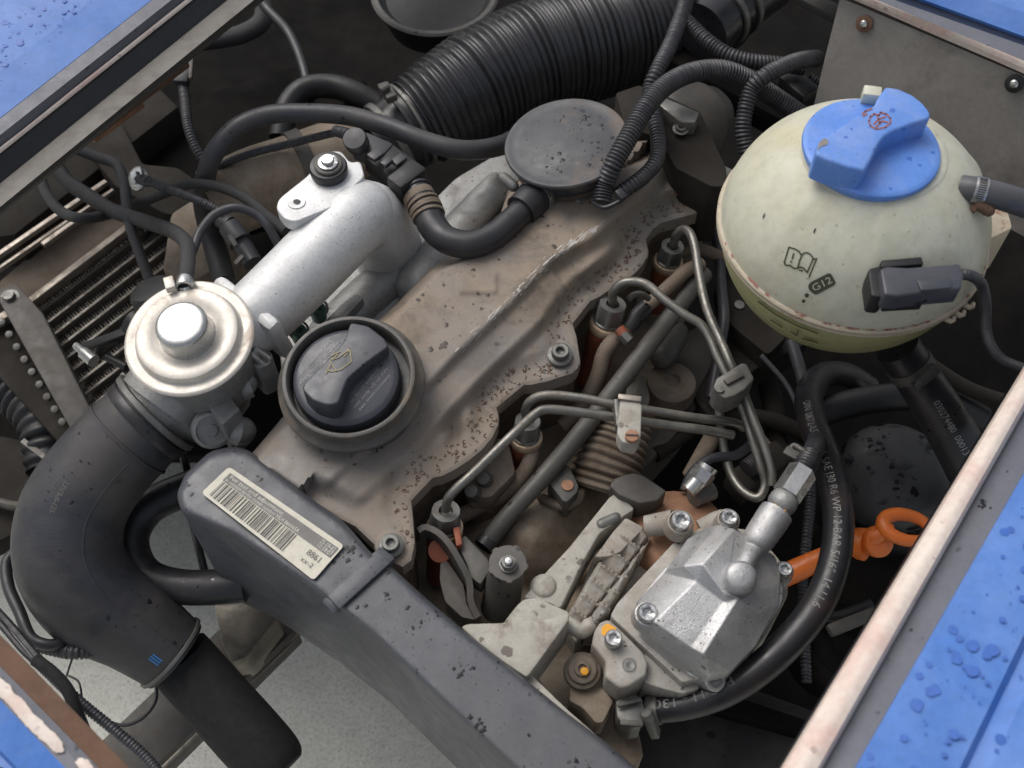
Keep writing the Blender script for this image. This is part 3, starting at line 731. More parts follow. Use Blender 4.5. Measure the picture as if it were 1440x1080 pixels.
hose('corrugated_connector', 'short black corrugated connector under the big rubber hose', 'connector', [(58, 908, -8), (84, 914, -8), (108, 917, -8), (150, 912, -9), (190, 900, -10)], 11, m_cond, corr=(6, .2), n=14)
hose('bare_wire', 'thin black wire hanging beside the lower left conduit', 'wire', [(102, 925, -8), (94, 950, -8), (98, 951, -6), (112, 962, -5), (116, 1000, -6), (118, 1030, -7)], 1.6, m_rub, n=8)

# ================================================================== large hoses at the left
P_big = [(222, 578, -1.5, 64), (186, 612, -2.2, 66), (140, 660, -3.2, 69), (103, 720, -4.5, 73), (98, 785, -6, 74), (132, 843, -8, 72), (192, 882, -10, 63), (246, 922, -12, 54)]
big = hose('coolant_hose', 'thick grey black rubber elbow hose bending down from the round valve', 'hose', P_big, 70, m_rubbig, n=44, step=3)
big_p = o_paths[big.name]
for ag in (.9, 4.0): seam(big_p, ag, .0009, 'mould_seam', m_rubbig, big, .15, .97, .012)
tube_text(big_p, 'SEMPERIT', big_p[-1][2]*.40, .0052, 'print', m_inkg, big, side=.35, rev=True)
ring_band(big, P_big, .05, 16, 64*S(222, 578, -1.5), 1.045, m_rub, 'hose_lip', n=44)
ring_band(big, P_big, .012, 9, 64*S(222, 578, -1.5), 1.09, m_nut, 'clamp', n=44, screw=(radians(200), 13))
ring_band(big, P_big, .13, 3, 66*S(200, 595, -2), 1.03, m_rubbig, 'moulded_rib', n=44)
ring_band(big, P_big, .985, 5, 53*S(246, 922, -12), 1.05, m_nut, 'clamp', n=44)
b = MB(); r_ = 55*S(258, 915, -11)
k = int(len(big_p)*.93); pp, rr_, _ = big_p[k]; tt = (big_p[k+1][0]-big_p[k-1][0]).normalized(); nn = (CAM-pp); nn = (nn-tt*nn.dot(tt)).normalized(); bb = nn.cross(tt)
for j in range(3):
    a0 = .25+j*.05*1.3; V = []
    for (s_, a_) in ((-.004, a0), (.004, a0), (.004, a0+.035), (-.004, a0+.035)): V.append(pp+tt*s_+(nn*cos(a_)-bb*sin(a_))*(rr_*1.02))
    b.add(V, [[0, 1, 2, 3]])
b.build('blue_stripe', m_bluem, big, smooth=0)
hose('sleeved_hose', 'matt black sleeved hose ending just above the bottom edge below the rubber elbow', 'hose', [(250, 922, -12.3, 46), (266, 941, -13, 47), (300, 979, -13.6, 47), (340, 1024, -14.2, 48), (376, 1064, -14.7, 47), (390, 1080, -14.9, 43), (396, 1087, -15, 36)], 46, m_foam, n=36)
hose('small_elbow_hose', 'shiny black hose looping between the big elbow and the belt cover', 'hose', [(330, 668, -8), (262, 688, -8), (208, 715, -8.5), (184, 760, -9), (204, 808, -9.5), (262, 826, -9.5), (345, 822, -9.5)], 25, m_rub, n=24)
hose('vertical_hose', 'thin black hose hanging between the valve and the belt cover', 'hose', [(252, 620, -6), (262, 660, -8), (268, 720, -12), (284, 790, -12.6), (300, 850, -14)], 6, m_rub)
# ================================================================== cylinder head / block under everything
t = thing('engine_block', 'dusty brown cylinder head and block castings in the middle of the bay', 'engine block', 700, 620, -25)
HB = [(330, 640), (545, 440), (640, 330), (760, 235), (1000, 235), (1010, 290), (880, 420), (770, 560), (700, 690), (640, 760), (600, 830), (480, 760)]

def zblk(px, py, d):
    z = -9.3+.35*noise.noise(Vector((px/60, py/60, 0)))+.12*noise.noise(Vector((px/18, py/18, 3)))
    z += 4.2*exp(-((px-735)/70)**2-((py-745)/75)**2)+2.0*exp(-((px-800)/40)**2-((py-700)/30)**2)
    z += 2.2*exp(-((px-860)/60)**2-((py-640)/60)**2)
    z -= 1.8*exp(-((px-800)/60)**2-((py-825)/14)**2)
    return z
b = MB(); b.relief([(560, 660), (700, 520), (800, 470), (905, 395), (960, 470), (905, 600), (860, 690), (905, 760), (880, 900), (900, 1010), (890, 1090), (700, 1000), (600, 880), (560, 790)], zblk, -24, step=7); b.build('block_side', m_block, t, smooth=60)
b = MB(); b.prism([(740, 930), (800, 880), (880, 870), (905, 985), (895, 1010), (905, 1060), (870, 1110), (780, 990)], -6.2, -20, .003); b.build('pump_bracket_casting', m_block, t)
# left (inlet) side castings
b = MB(); b.prism(rnd([(390, 470), (470, 395), (560, 330), (640, 250), (760, 180), (780, 240), (640, 360), (545, 455), (400, 560)], 10), -3, -18, .004); b.build('inlet_side', m_alu2, t)
for k, (x, y) in enumerate([(787, 773), (799, 764), (811, 755)]):
    pass
# ---- valve cover
VC = [(345, 662), (352, 640), (388, 598), (420, 560), (520, 462), (560, 425), (604, 378), (625, 366), (668, 345), (704, 300), (716, 264), (760, 235), (800, 205), (860, 196), (905, 190), (925, 188), (942, 198), (965, 236), (989, 244), (999, 250), (1004, 262), (1006, 280), (1000, 290), (979, 300),
      (930, 313), (918, 322), (908, 337), (911, 352), (910, 360), (903, 373), (894, 383), (884, 391), (862, 404), (843, 417), (830, 423), (805, 455), (810, 472), (815, 508), (812, 518), (804, 525), (770, 536), (747, 541), (737, 541), (698, 573), (701, 585), (700, 598), (692, 615), (678, 632), (660, 647), (640, 660), (622, 669), (608, 672), (578, 704), (580, 725), (583, 765), (578, 788), (566, 797), (552, 790), (500, 740), (420, 700), (380, 672)]
b = MB(); b.prism([(x-5 if x > 560 else x, y) for x, y in VC], -2.3, -24, .001); b.build('cylinder_head', m_head, t)
def zcov(px, py, d):
    s_ = ((px-600)*.707+(py-545)*.707); t_ = ((px-600)-(py-545))*.707
    s_ += 1.5*sin(t_/38)
    f = .5+.5*sm(-75, 15, t_)
    z = 0
    h = 2.6*f*(1-.22*sm(-6, 9, s_)-.006*max(0, min(38, s_))-.36*sm(40, 62, s_)-.1*sm(62, 90, s_))
    if t_ > 240: h = 2.6*f*(1-.45*sm(-6, 16, s_-20*sm(240, 330, t_))-.4*sm(40, 70, s_))
    z = h*sm(14, 46, d) if s_ > -25 else h*sm(-2, 14, d)
    # bays pressed between the bolts
    z -= .75*exp(-((px-640)/11)**2-((py-612)/26)**2)*sm(20, 40, d)
    z += .3*exp(-((px-672)/26)**2-((py-565)/30)**2)*sm(20, 45, d)
    z -= .5*exp(-((px-878)/15)**2-((py-338)/22)**2)*sm(16, 36, d)
    z += .25*exp(-((px-835)/30)**2-((py-375)/30)**2)*sm(20, 45, d)
    z += .15*exp(-((px-745)/26)**2-((py-470)/36)**2)*sm(20, 45, d)
    z -= .4*exp(-((px-560)/16)**2-((py-690)/30)**2)*sm(12, 36, d)
    z += .25*sm(44, 0, sqrt((px-915)**2+((py-215)*1.1)**2))
    z += .18*sm(0, 6, 30-abs(px-672))*sm(0, 6, 18-abs(py-398))*1
    z += .06*noise.noise(Vector((px/45, py/45, 7)))+.015*noise.noise(Vector((px/6, py/6, 2)))
    return z-.10*sm(5, 0, d)
vc = thing('valve_cover', 'long dust covered valve cover with scalloped bolted edge in the centre', 'engine cover', 680, 480, -2)
b = MB(); b.relief(VC, zcov, -1.3, step=3.8); b.build('cover_shell', m_cover, vc, smooth=50)
GS = [(p[0]+(4 if p[0] > 560 else -3), p[1]+6) for p in VC]
b = MB(); b.prism(VC, -1.55, -2.2, 0); b.build('gasket', m_dark, vc)
b = MB(); b.prism([(p[0]+1.5, p[1]+2) for p in VC], -2.0, -2.75, .0004); b.build('gasket_rail', m_edge, vc)
for px, py, r in ((549, 763, 12.5), (788, 493, 12.5), (984, 272, 11)):
    b = MB(); b.lathe(W(px, py, .25), (0, -.05, 1), [(r*1.9, -10), (r*1.75, -5), (r*1.5, -3.5), (r*1.2, -3)], S(px, py, .3), 28); b.build('bolt_boss', m_cover, vc)
    bolt(vc, px, py, 1.0, r, 'collar', mat=m_nut)
def edist(x, y):
    p = Vector((x, y)); m = 1e9
    for i in range(len(VC)):
        a, c_ = Vector(VC[i]), Vector(VC[(i+1) % len(VC)]); ab = c_-a; k_ = max(0, min(1, (p-a).dot(ab)/ab.length_squared)); m = min(m, (a+ab*k_-p).length)
    return m
random.seed(21); b = MB(); k = 0
while k < 300:
    x, y = random.uniform(555, 1000), random.uniform(265, 790)
    if not inpoly(VC, x, y): continue
    s_ = ((x-600)*.707+(y-545)*.707)
    if s_ < 30: continue
    d = edist(x, y)
    if d < 4 or d > 38 or random.random() > exp(-((d-20)/14)**2): continue
    c_ = W(x, y, zcov(x, y, d)+.02); u_ = S(x, y, 0); r = random.uniform(1.4, 3.1)*u_; a0 = random.random()*6.3; sp_ = random.uniform(2.2, 5.2); n = 9; vs = []
    for j in range(n):
        q = a0+sp_*j/(n-1); w_ = .38*sin(pi*(j+.6)/(n+.2)); D2 = Vector((cos(q), sin(q), 0))
        vs += [c_+D2*r*(1-w_), c_+D2*r*1.0+Vector((0, 0, .9*u_)), c_+D2*r*(1+w_)]
    b.add(vs, [[j*3+m_, j*3+m_+1, j*3+m_+4, j*3+m_+3] for j in range(n-1) for m_ in (0, 1)]); k += 1
o = b.build('dried_crust', m_crust, vc, smooth=80); o['kind'] = 'stuff'
def cov_at(x, y): return W(x, y, zcov(x, y, edist(x, y))+.015)
scatter(vc, [(560, 440), (700, 300), (860, 270), (760, 380), (640, 480), (560, 520)], cov_at, 90, .8, 4.2, m_dropb, 'wet_spot', 8, h=.08, ragged=.45)
scatter(vc, [(400, 640), (480, 640), (640, 560), (680, 580), (600, 660), (560, 740), (500, 720)], cov_at, 40, .8, 2.6, m_dropb, 'wet_spot', 9, h=.08, ragged=.45)
random.seed(77); b = MB()  # short pale strokes laid along the ridge of the cover
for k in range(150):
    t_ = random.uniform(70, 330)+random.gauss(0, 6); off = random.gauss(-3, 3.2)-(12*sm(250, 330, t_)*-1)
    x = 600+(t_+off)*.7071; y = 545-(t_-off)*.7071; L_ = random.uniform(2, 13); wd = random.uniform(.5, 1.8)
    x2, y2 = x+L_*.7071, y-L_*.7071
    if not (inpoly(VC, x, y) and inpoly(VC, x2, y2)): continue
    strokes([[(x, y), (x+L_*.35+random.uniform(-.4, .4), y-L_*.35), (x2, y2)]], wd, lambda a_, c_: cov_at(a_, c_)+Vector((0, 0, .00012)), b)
o = b.build('pale_streak', m_streak, vc, smooth=0); o['kind'] = 'stuff'
# ---- oil filler neck and cap
fn = thing('oil_filler_neck', 'round oil filler neck with charcoal screw cap on the valve cover', 'filler neck', 490, 545, 0)
ax = Vector((-.02, -.16, 1)); c = W(490, 528, 4.6); u = S(490, 528, 4.6)
b = MB(); b.lathe(c, ax, [(84, -34), (85, -8), (86, -2), (88, .6), (91, 1), (93.5, 0), (94.5, -3), (95, -12), (97, -18), (102, -22), (105, -25), (105.5, -30), (103, -33), (97, -36), (92, -40), (90, -52), (92, -90)], u, 80); b.build('neck_ring', m_neck, fn)
b = MB(); b.lathe(c, ax, [(86, -30), (60, -31), (.01, -31)], u, 40); b.build('neck_seat', m_black, fn)
c2 = W(486, 529, 4.4); u2 = S(486, 529, 4.4)
b = MB(); b.lathe(c2, ax, [(76, -30), (76, -10), (74, -3), (70, 0), (66, 1.2), (.01, 1.6)], u2, 64); cp = b.build('screw_cap', m_cap, fn); cp['label'] = 'charcoal screw cap with a raised grip and oil can mark'
G = rnd([(493, 452), (518, 457), (540, 474), (547, 486), (516, 508), (489, 531), (482, 548), (476, 566), (461, 569), (440, 562), (425, 547), (427, 538), (455, 510), (484, 478)], 5, 3)
b = MB(); b.prism([(x, y+1) for x, y in G], 5.7, 4.0, .0012, 3, shear=(.0, .0006, 0)); b.build('cap_grip', m_cap, cp)
pj = lambda x, y: W(x, y, 5.76)
can = [[(459, 520), (466, 512), (473, 521), (480, 519), (494, 508), (492, 490)], [(466, 513), (464, 505), (475, 503), (492, 490)], [(468, 506), (474, 498)], [(465, 500), (478, 494)], [(492, 490), (489, 496), (484, 501)], [(459, 520), (465, 522), (473, 521)], [(458, 525), (462, 519)]]
# shift to the cap's pixels
can = [[(x, y) for x, y in l] for l in can]
strokes(can, 1.3, pj).build('oil_can_mark', m_gold, cp, smooth=0)
def flat_text(txt, p0, p1, h, z, name, mat, parent, axn=None):
    """baseline from p0 to p1 in pixels, letter height h px, on the plane z"""
    V, Fc = text_mesh(txt, 1.0)
    if not V: return
    wmax = max(v.x for v in V); d = Vector(p1)-Vector(p0); n_ = Vector((d.y, -d.x)).normalized()
    b = MB(); zz = z if callable(z) else (lambda x, y: W(x, y, z))
    b.add([zz(p0[0]+d.x*v.x/wmax+n_.x*v.y*h/.72, p0[1]+d.y*v.x/wmax+n_.y*v.y*h/.72) for v in V], Fc)
    return b.build(name, mat, parent, smooth=0)
zc = lambda x, y: c2+(lambda q: q)(Vector((0, 0, 0)))
an = ax.normalized()
def on_plane(c0, nrm, off=.0003):
    nrm = Vector(nrm).normalized()
    def f(x, y):
        d = W(x, y, 0)-CAM; c_ = c0+nrm*off
        return CAM+d*((c_-CAM).dot(nrm)/d.dot(nrm))
    return f
pc = on_plane(c2+an*(1.4*u2), ax)
flat_text('Im Diesel nur API', (424, 527), (466, 481), 4.2, pc, 'cap_print', m_pale, cp)
flat_text('Oel fuer Exclusive', (423, 541), (480, 480), 4.2, pc, 'cap_print', m_pale, cp)
flat_text('In diesel engines', (495, 567), (532, 520), 4.0, pc, 'cap_print', m_pale, cp)
flat_text('use only oil of API', (499, 574), (546, 520), 4.0, pc, 'cap_print', m_pale, cp)
flat_text('see instructions', (506, 578), (549, 528), 4.0, pc, 'cap_print', m_pale, cp)

# ================================================================== belt cover
bc = thing('timing_belt_cover', 'long grey black plastic belt cover with a barcode label at its upper end', 'belt cover', 500, 850, -10)
TOP = rnd([(248, 696), (260, 667), (296, 634), (330, 627), (352, 634), (400, 672), (450, 710), (478, 728), (500, 752), (522, 778), (545, 792), (600, 842), (660, 893), (720, 940), (800, 1005), (850, 1042), (930, 1110), (840, 1180), (720, 1080), (600, 968), (520, 890), (430, 822), (330, 755), (256, 722)], 9, 4)
def zbelt(px, py, d):
    z = 1.6-.55*(1-sm(0, 8, d))**2
    z += .03*noise.noise(Vector((px/60, py/60, 1)))
    return z
def skb(q): return -.125
b = MB(); b.relief(TOP, zbelt, skb, step=6)
b.build('cover_top', m_belt, bc, smooth=60)
# strap over the joint
b = MB()
for (x0, y0, x1, y1, z) in ((469, 848, 540, 784, 1.95),):
    b.bar((x0, y0, z-.12), (x1, y1, z-.12), 27, 6, .0009)
b.build('cover_strap', m_belt, bc)
b = MB(); b.bar((531, 792, 1.4), (546, 779, 1.2), 30, 14, .002); b.build('strap_end', m_belt, bc)
b = MB(); b.bar((462, 856, .9), (474, 844, 1.1), 28, 16, .002); b.build('strap_end', m_belt, bc)
# seam lines each side of strap
# label
lab = [(322, 656), (484, 767), (441, 816), (283, 693)]
zl = 1.86
def uvl(u_, v_):   # u along text direction, v from barcode side (0) to top (1)
    a = Vector(lab[3])*(1-u_)+Vector(lab[2])*u_; c_ = Vector(lab[0])*(1-u_)+Vector(lab[1])*u_
    q = a*(1-v_)+c_*v_; return (q.x, q.y)
b = MB(); b.prism(rnd([uvl(0, 0), uvl(1, 0), uvl(1, 1), uvl(0, 1)], 6, 4), zl, zl-.03, 0); lb = b.build('paper_label', m_label, bc)
pl = lambda x, y: W(x, y, zl+.02)
b = MB()
b.add([pl(*uvl(u_, v_)) for u_, v_ in ((.04, .60), (.985, .60), (.985, .88), (.04, .88))], [[0, 1, 2, 3]]); b.build('dark_print_band', m_inkg, lb, smooth=0)
b = MB(); random.seed(3); u_ = .05
while u_ < .70:
    wd = random.choice((.004, .004, .008, .012)); v0 = .08 if u_ > .06 else .1
    b.add([pl(*uvl(a, c_)) for a, c_ in ((u_, v0), (u_+wd, v0), (u_+wd, .585), (u_, .585))], [[0, 1, 2, 3]])
    u_ += wd+random.choice((.005, .006, .009, .013))
b.build('barcode', m_ink, lb, smooth=0)
pl2 = lambda x, y: W(x, y, zl+.035)
def ltext(txt, ua, ub, v, h, mat):
    p0, p1 = uvl(ua, v), uvl(ub, v)
    def zz(x, y): return pl2(x, y)
    # letter up direction follows the label's short side
    V, Fc = text_mesh(txt, 1.0); wmax = max(q.x for q in V)
    B = MB(); B.add([pl2(*uvl(ua+(ub-ua)*q.x/wmax, v+q.y*h/.72)) for q in V], Fc); B.build('label_print', mat, lb, smooth=0)
ltext('For test and adjustment', .06, .52, .75, .11, m_whitel)
ltext('in relation to the motor number HLH 866665A', .05, .69, .63, .10, m_whitel)
ltext('25-09-02', .85, .975, .75, .11, m_whitel)
ltext('10:59:07', .85, .975, .63, .11, m_whitel)
ltext('8861', .83, .94, .36, .15, m_inkg)
ltext('xx-2', .83, .93, .17, .12, m_inkg)
scatter(bc, [(x*.97+14, y*.97+20) for x, y in TOP], lambda x, y: W(x, y, 1.61), 190, .7, 4.6, m_drop, seed=5, h=.06, ragged=.45)

# ================================================================== valve with round diaphragm
eg = thing('diaphragm_valve', 'round cream metal diaphragm valve with a domed centre on a cast body', 'valve', 265, 480, -3)
ax = Vector((-.03, -.14, 1)); c = W(266, 474, 5.4); u = S(266, 474, 5.4)
b = MB(); b.lathe(c, ax, [(80, -10), (88, -7), (91, -4), (91.5, -1), (90, 1), (87, 2), (80, .5), (76, .5), (74, 2), (73, 9), (71, 12), (67, 13.5), (55, 12.5), (46, 10), (42, 7.5), (39.5, 7)], u, 90); b.build('diaphragm_can', m_cad, eg)
b = MB(); b.lathe(c, ax, [(40, 6), (38.5, 9), (37, 12), (36.5, 32), (36, 37), (34, 40), (30.5, 41.5), (25, 42), (.01, 42)], u, 60); b.build('centre_dome', m_zinc, eg)
b = MB(); b.lathe(W(266, 474, 5.4), ax, [(76, -8), (74, -20), (76, -40), (72, -70), (70, -120)], u, 48); b.build('body_drum', m_alu2, eg)
b = MB(); b.tube([(285, 500, 0, 60), (255, 535, -.5, 64), (228, 570, -1.2, 63)], 62, n=40); b.build('outlet_neck', m_alu2, eg)
b = MB(); b.tube([(300, 560, .6), (345, 540, .6)], 17, n=20, rnd_end=True); b.tube([(338, 546, .6, 18), (352, 541, .6, 18)], 18, n=20); b.build('side_port', m_alu2, eg)
b = MB(); b.lathe(W(298, 606, -.5), (.25, -.7, .6), [(30, -40), (29, -6), (26, -1), (22, 0), (21, -3), (10, -3), (8, -1), (.01, -1)], S(298, 606, -.5), 32); b.build('end_plug', m_alu2, eg)
b = MB(); b.tube([(318, 600, -.6, 10), (336, 606, -1, 22), (340, 606, -1.1, 20)], 9, n=24, rnd_end=True); b.build('cast_lug', m_alu2, eg)
PA = (W(405, 402, 2.9)-W(352, 452, 2.4)).normalized(); u_ = S(352, 452, 2.4); SY = Vector((0, 0, 1)).cross(PA).normalized()
b = MB(); b.box(W(357, 447, 2.2), PA*12*u_, SY*63*u_, PA.cross(SY)*46*u_, .005); b.build('pipe_flange', m_alu, eg)
b = MB(); b.prism(rnd([(292, 570), (318, 552), (338, 575), (312, 598)], 5), 1.2, -3, .002); b.build('cast_block', m_alu2, eg)
b = MB(); b.tube([(222, 572, -1.6, 61), (262, 560, -1.8, 62), (296, 548, -2, 58)], 60, n=44, rnd_end=True); b.build('body_barrel', m_alu2, eg, smooth=60)
b = MB(); b.bar((232, 402, 6.7), (246, 398, 6.7), 22, 12, .001); b.build('clamp_tongue', m_cad, eg)
# flange towards the inlet pipe
b = MB(); b.tube([(260, 402, 6.4), (263, 412, 6.0), (266, 428, 5.5)], 8.8, n=18); b.build('vacuum_nipple', m_zinc, eg)
b = MB(); b.prism(rnd([(350, 470), (384, 498), (380, 512), (362, 520), (340, 500)], 5, 3), 1.7, -1.5, .002); b.build('valve_flange', m_alu2, eg)
b = MB(); b.tube([(352, 492, 2.3), (373, 508, 1.3)], 13, n=24); b.tube([(368, 504, 1.5, 10), (378, 512, 1.1, 10)], 10, n=6); b.build('flange_bolt', m_zinc, eg)
# lever and linkage left
b = MB(); b.bar((112, 490, -2), (188, 462, -1), 14, 5, .001); b.build('lever_arm', m_dark, eg)
b = MB(); b.tube([(108, 487, -1.2), (120, 497, -1.2)], 6, n=12, rnd_end=True); b.tube([(118, 496, -1.2), (132, 508, -1.2)], 9.5, n=18); b.build('lever_pin', m_zinc, eg)
b = MB(); b.tube([(136, 510, -3), (140, 492, -2.4), (152, 482, -2), (168, 480, -2)], 5, n=10); b.tube([(150, 502, -2.5), (178, 516, -2.5)], 6, n=12); b.build('lever_hook', m_dark, eg)
b = MB(); b.lathe(W(212, 405, 2.5), (-.3, .3, 1), [(34, -30), (34, -5), (30, 0), (20, 2), (.01, 2)], S(212, 405, 2.5), 30); b.build('vacuum_can', m_dark, eg)
b = MB(); b.tube([(190, 452, 0), (210, 470, 0)], 22, n=20); b.build('shaft_boss', m_dark, eg)
# ================================================================== inlet pipe
ip = thing('inlet_pipe', 'bright cast aluminium inlet pipe running up from the round valve to its bolted tab', 'pipe', 460, 340, -2)
b = MB(); b.tube([(352, 452, 2.4, 50), (395, 412, 2.9, 51), (455, 352, 3.5, 51), (494, 312, 4.0, 50), (506, 300, 4.0, 48)], 50, n=48, rnd_end=True)
b.build('pipe_barrel', m_alu, ip, smooth=70)
b = MB(); b.tube([(500, 306, 3.9, 49), (520, 306, 2.4, 50), (536, 330, -.2, 50), (546, 352, -2.4, 49), (548, 375, -4.6, 50)], 50, n=44, rnd_end=True); b.build('pipe_elbow', m_alu, ip, smooth=70)
b = MB(); b.tube([(575, 378, -3.4, 34), (530, 412, -3.6, 36), (478, 462, -3.8, 36), (455, 490, -4, 34)], 34, n=30, rnd_end=True); b.build('manifold_runner', m_alu2, ip, smooth=70)
b = MB(); b.prism(rnd([(440, 470), (478, 428), (500, 412), (512, 418), (480, 452), (455, 482)], 4), -1.2, -4, .0015); b.build('runner_rib', m_alu2, ip)
b = MB(); b.tube([(590, 400, -2.4, 34), (640, 335, -2.2, 30), (700, 268, -1.8, 26)], 30, n=28, rnd_end=True); b.build('manifold_log', m_alu2, ip, smooth=70)
TAB = rnd([(388, 293), (391, 281), (398, 274), (432, 247), (462, 212), (480, 212), (492, 228), (507, 226), (513, 248), (498, 262), (470, 290), (415, 312), (400, 308)], 6, 4)
b = MB(); b.prism(TAB, 6.35, 5.4, .0012, 3); b.build('bracket_tab', m_alu, ip)
b = MB(); b.lathe(W(417, 284, 6.4), (0, 0, 1), [(13, -1), (12.5, .8), (8, .8), (5, .5), (4.6, -5), (.01, -5)], S(417, 284, 6.4), 28); b.build('tab_boss', m_alu, ip)
b = MB(); b.lathe(W(418, 284, 6.45), (0, 0, 1), [(4.8, .2), (.01, .25)], S(417, 284, 6.4), 16); b.build('tab_hole', m_dark, ip)
b = MB(); b.lathe(W(461, 232, 7.2), (0, -.05, 1), [(26, -16), (27, -10), (27, -4), (25, 0), (20, 1), (.01, 1)], S(461, 232, 7.2), 36); b.build('rubber_bush', m_rub, ip)
b = MB(); b.lathe(W(461, 230, 7.4), (0, -.05, 1), [(20, -3), (20, 0), (18.5, 1.2), (11, 1.6), (.01, 1.6)], S(461, 230, 7.4), 32); b.build('washer', m_rail, ip)
bolt(ip, 460, 223, 7.95, 9.5, 'hex', mat=m_zinc, h=7)
for (x, y) in ((447, 433), (420, 464)):
    sc = thing('socket_screw', 'small teal tinted screw %s the bright inlet pipe' % ('beside the middle of' if x == 447 else 'near the flange below'), 'screw', x, y, -1)
    b = MB(); b.lathe(W(x, y, 0), (.1, -.2, 1), [(11, -30), (11, -2), (10, 0), (6.5, 0), (5.5, -1, 'hex'), (5.5, -6, 'hex'), (.01, -6)], S(x, y, 0), 24); b.build('screw_head', m_teal, sc)
    b = MB(); b.lathe(W(x, y, -.6), (.1, -.2, 1), [(15, -4), (15, 0), (11, .5)], S(x, y, -.6), 24); b.build('screw_washer', m_nut, sc)
# ================================================================== upper left: housings and hoses
t = thing('inlet_housing', 'dusty brown cylindrical housing behind the bolted tab of the inlet pipe', 'housing', 390, 260, -3)
b = MB(); b.tube([(300, 290, -3.5, 52), (360, 262, -3, 54), (420, 238, -2.5, 50), (500, 205, -2.5, 46)], 50, n=36); b.build('barrel', m_block, t, smooth=60)
b = MB(); b.tube([(418, 239, -2.5, 54), (436, 232, -2.5, 54)], 54, n=36); b.build('band', m_frame, t)
b = MB(); b.prism(rnd([(240, 300), (300, 262), (330, 300), (300, 380), (262, 400), (228, 380)], 8), -7, -16, .002); b.build('lower_bracket', m_block, t)
b = MB(); b.prism(rnd([(118, 205), (170, 170), (200, 230), (250, 235), (330, 290), (300, 310), (230, 300), (160, 260)], 6), -8.2, -11, .002); b.build('support_plate', m_bayf, t)
hose('thin_hose', 'thin black braided hose crossing over the radiator, furthest left of the ones going down', 'hose', [(85, 200, -2), (100, 207, -2), (140, 222, -2.2), (164, 232, -2.2), (174, 254, -2.4), (178, 284, -2.6), (184, 320, -2.8), (198, 360, -3), (212, 398, -3.2)], 7.5, m_braid, n=16)
hose('braided_hose', 'thick braided hose from the wing flange down to the top of the round valve', 'hose', [(60, 212, -3), (75, 227, -3), (95, 255, -3), (127, 277, -3), (160, 297, -3), (202, 311, -2), (242, 325, 1), (262, 343, 4), (264, 370, 5.7), (260, 403, 6.4)], 10.5, m_braid, n=20)
clp = MB(); clp.lathe(W(260, 399, 6.45), W(262, 385, 6.1)-W(259, 410, 6.3), [(9, -8), (12.2, -8), (12.6, -7), (12.6, 7), (12.2, 8), (10.2, 8)], S(259, 404, 6.4), 30)
t = tag(clp.build('hose_clamp', m_zinc), 'bright metal clamp on the braided hose at the top of the round valve', 'clamp')
hose('looped_hose', 'black braided hose looping low over the radiator rails and back up to the right', 'hose', [(54, 225, -1.5), (57, 248, -1.6), (67, 275, -1.8), (87, 298, -2), (115, 307, -2), (150, 302, -3.6), (192, 287, -3.8), (235, 270, -1), (268, 259, .5), (305, 262, .8), (342, 277, .8), (372, 300, .6), (402, 325, .4)], 7.5, m_braid, n=16)
t = hose('wiring_conduit', 'thin grey corrugated conduit leaving the round bolted fitting above the radiator', 'cable', [(200, 251, 1.2), (222, 260, 1.4), (262, 275, 1.6), (290, 287, 1.6), (312, 298, 1.4)], 6.5, m_cond, corr=(4, .18), n=14)
t = thing('pressure_switch', 'round metal fitting with a hex nut at the left end of the thin conduit', 'fitting', 194, 250, 0)
b = MB(); b.lathe(W(193, 251, .8), (-.5, -.45, .7), [(17, -4), (17, 1), (15, 2.5), (11, 3), (10, 3, 'hex'), (10, 8, 'hex'), (6, 9), (.01, 9)], S(192, 251, .6), 36); b.build('washer_nut', m_zinc, t)
b = MB(); b.tube([(196, 252, 1, 7.5), (208, 255, 1.2, 8)], 8, n=12, rnd_end=True); b.build('boot', m_rub, t)
hose('curved_hose', 'thin grey hose arching down behind the round valve', 'hose', [(268, 360, 3), (274, 345, 3), (282, 325, 3), (303, 301, 3), (333, 292, 3), (362, 303, 2.5), (378, 320, 2), (392, 345, 1)], 6.5, m_cond, n=16)
t = thing('plug_connector', 'dark grey round plug standing between thin hoses left of the inlet pipe', 'connector', 340, 340, -4)
b = MB(); b.tube([(310, 308, .6, 12), (322, 316, .5, 13)], 13, n=20); b.tube([(322, 318, .4, 16), (338, 340, 0, 17)], 16, n=24); b.tube([(338, 340, -.2, 14), (356, 370, -.6, 14)], 14, n=20); b.build('plug_body', m_cond, t)
b = MB(); b.bar((322, 330, 1.6), (332, 346, 1.3), 7, 5, .0005); b.bar((331, 372, .4), (342, 360, .6), 7, 6, .0005); b.build('latch', m_rail, t)
# large grey coolant hose
P_c = [(316, 400, -6, 16), (306, 360, -6.3, 16), (293, 318, -5.5, 15), (286, 282, -3, 14.5), (290, 246, .5, 14), (302, 214, 2.2, 13.8), (332, 180, 3.2, 13.5), (376, 162, 3.5, 13.5), (430, 159, 3.6, 13.5), (490, 163, 3.6, 13.5), (545, 178, 3.6, 13.5), (600, 199, 3.4, 13.8), (650, 211, 3.0, 14), (700, 206, 1.4, 14), (735, 190, -2, 14)]
ch = hose('coolant_hose', 'long smooth grey hose arching across the top in front of the ribbed air duct', 'hose', P_c, 13.5, m_rubbig, n=24)
hose('wiring_conduit', 'dark corrugated conduit rising from a small plug under the rusty rail', 'cable', [(256, 112, -2), (260, 140, -2), (264, 175, -2), (274, 205, -2.4), (288, 228, -3)], 7.5, m_cond, corr=(4.5, .15), n=14)
t = thing('plug_connector', 'small black plug tucked under the rusty rail at the upper left', 'connector', 258, 100, -3)
b = MB(); b.bar((262, 84, -1), (255, 118, -1.6), 20, 14, .001); b.build('plug_body', m_cond, t)
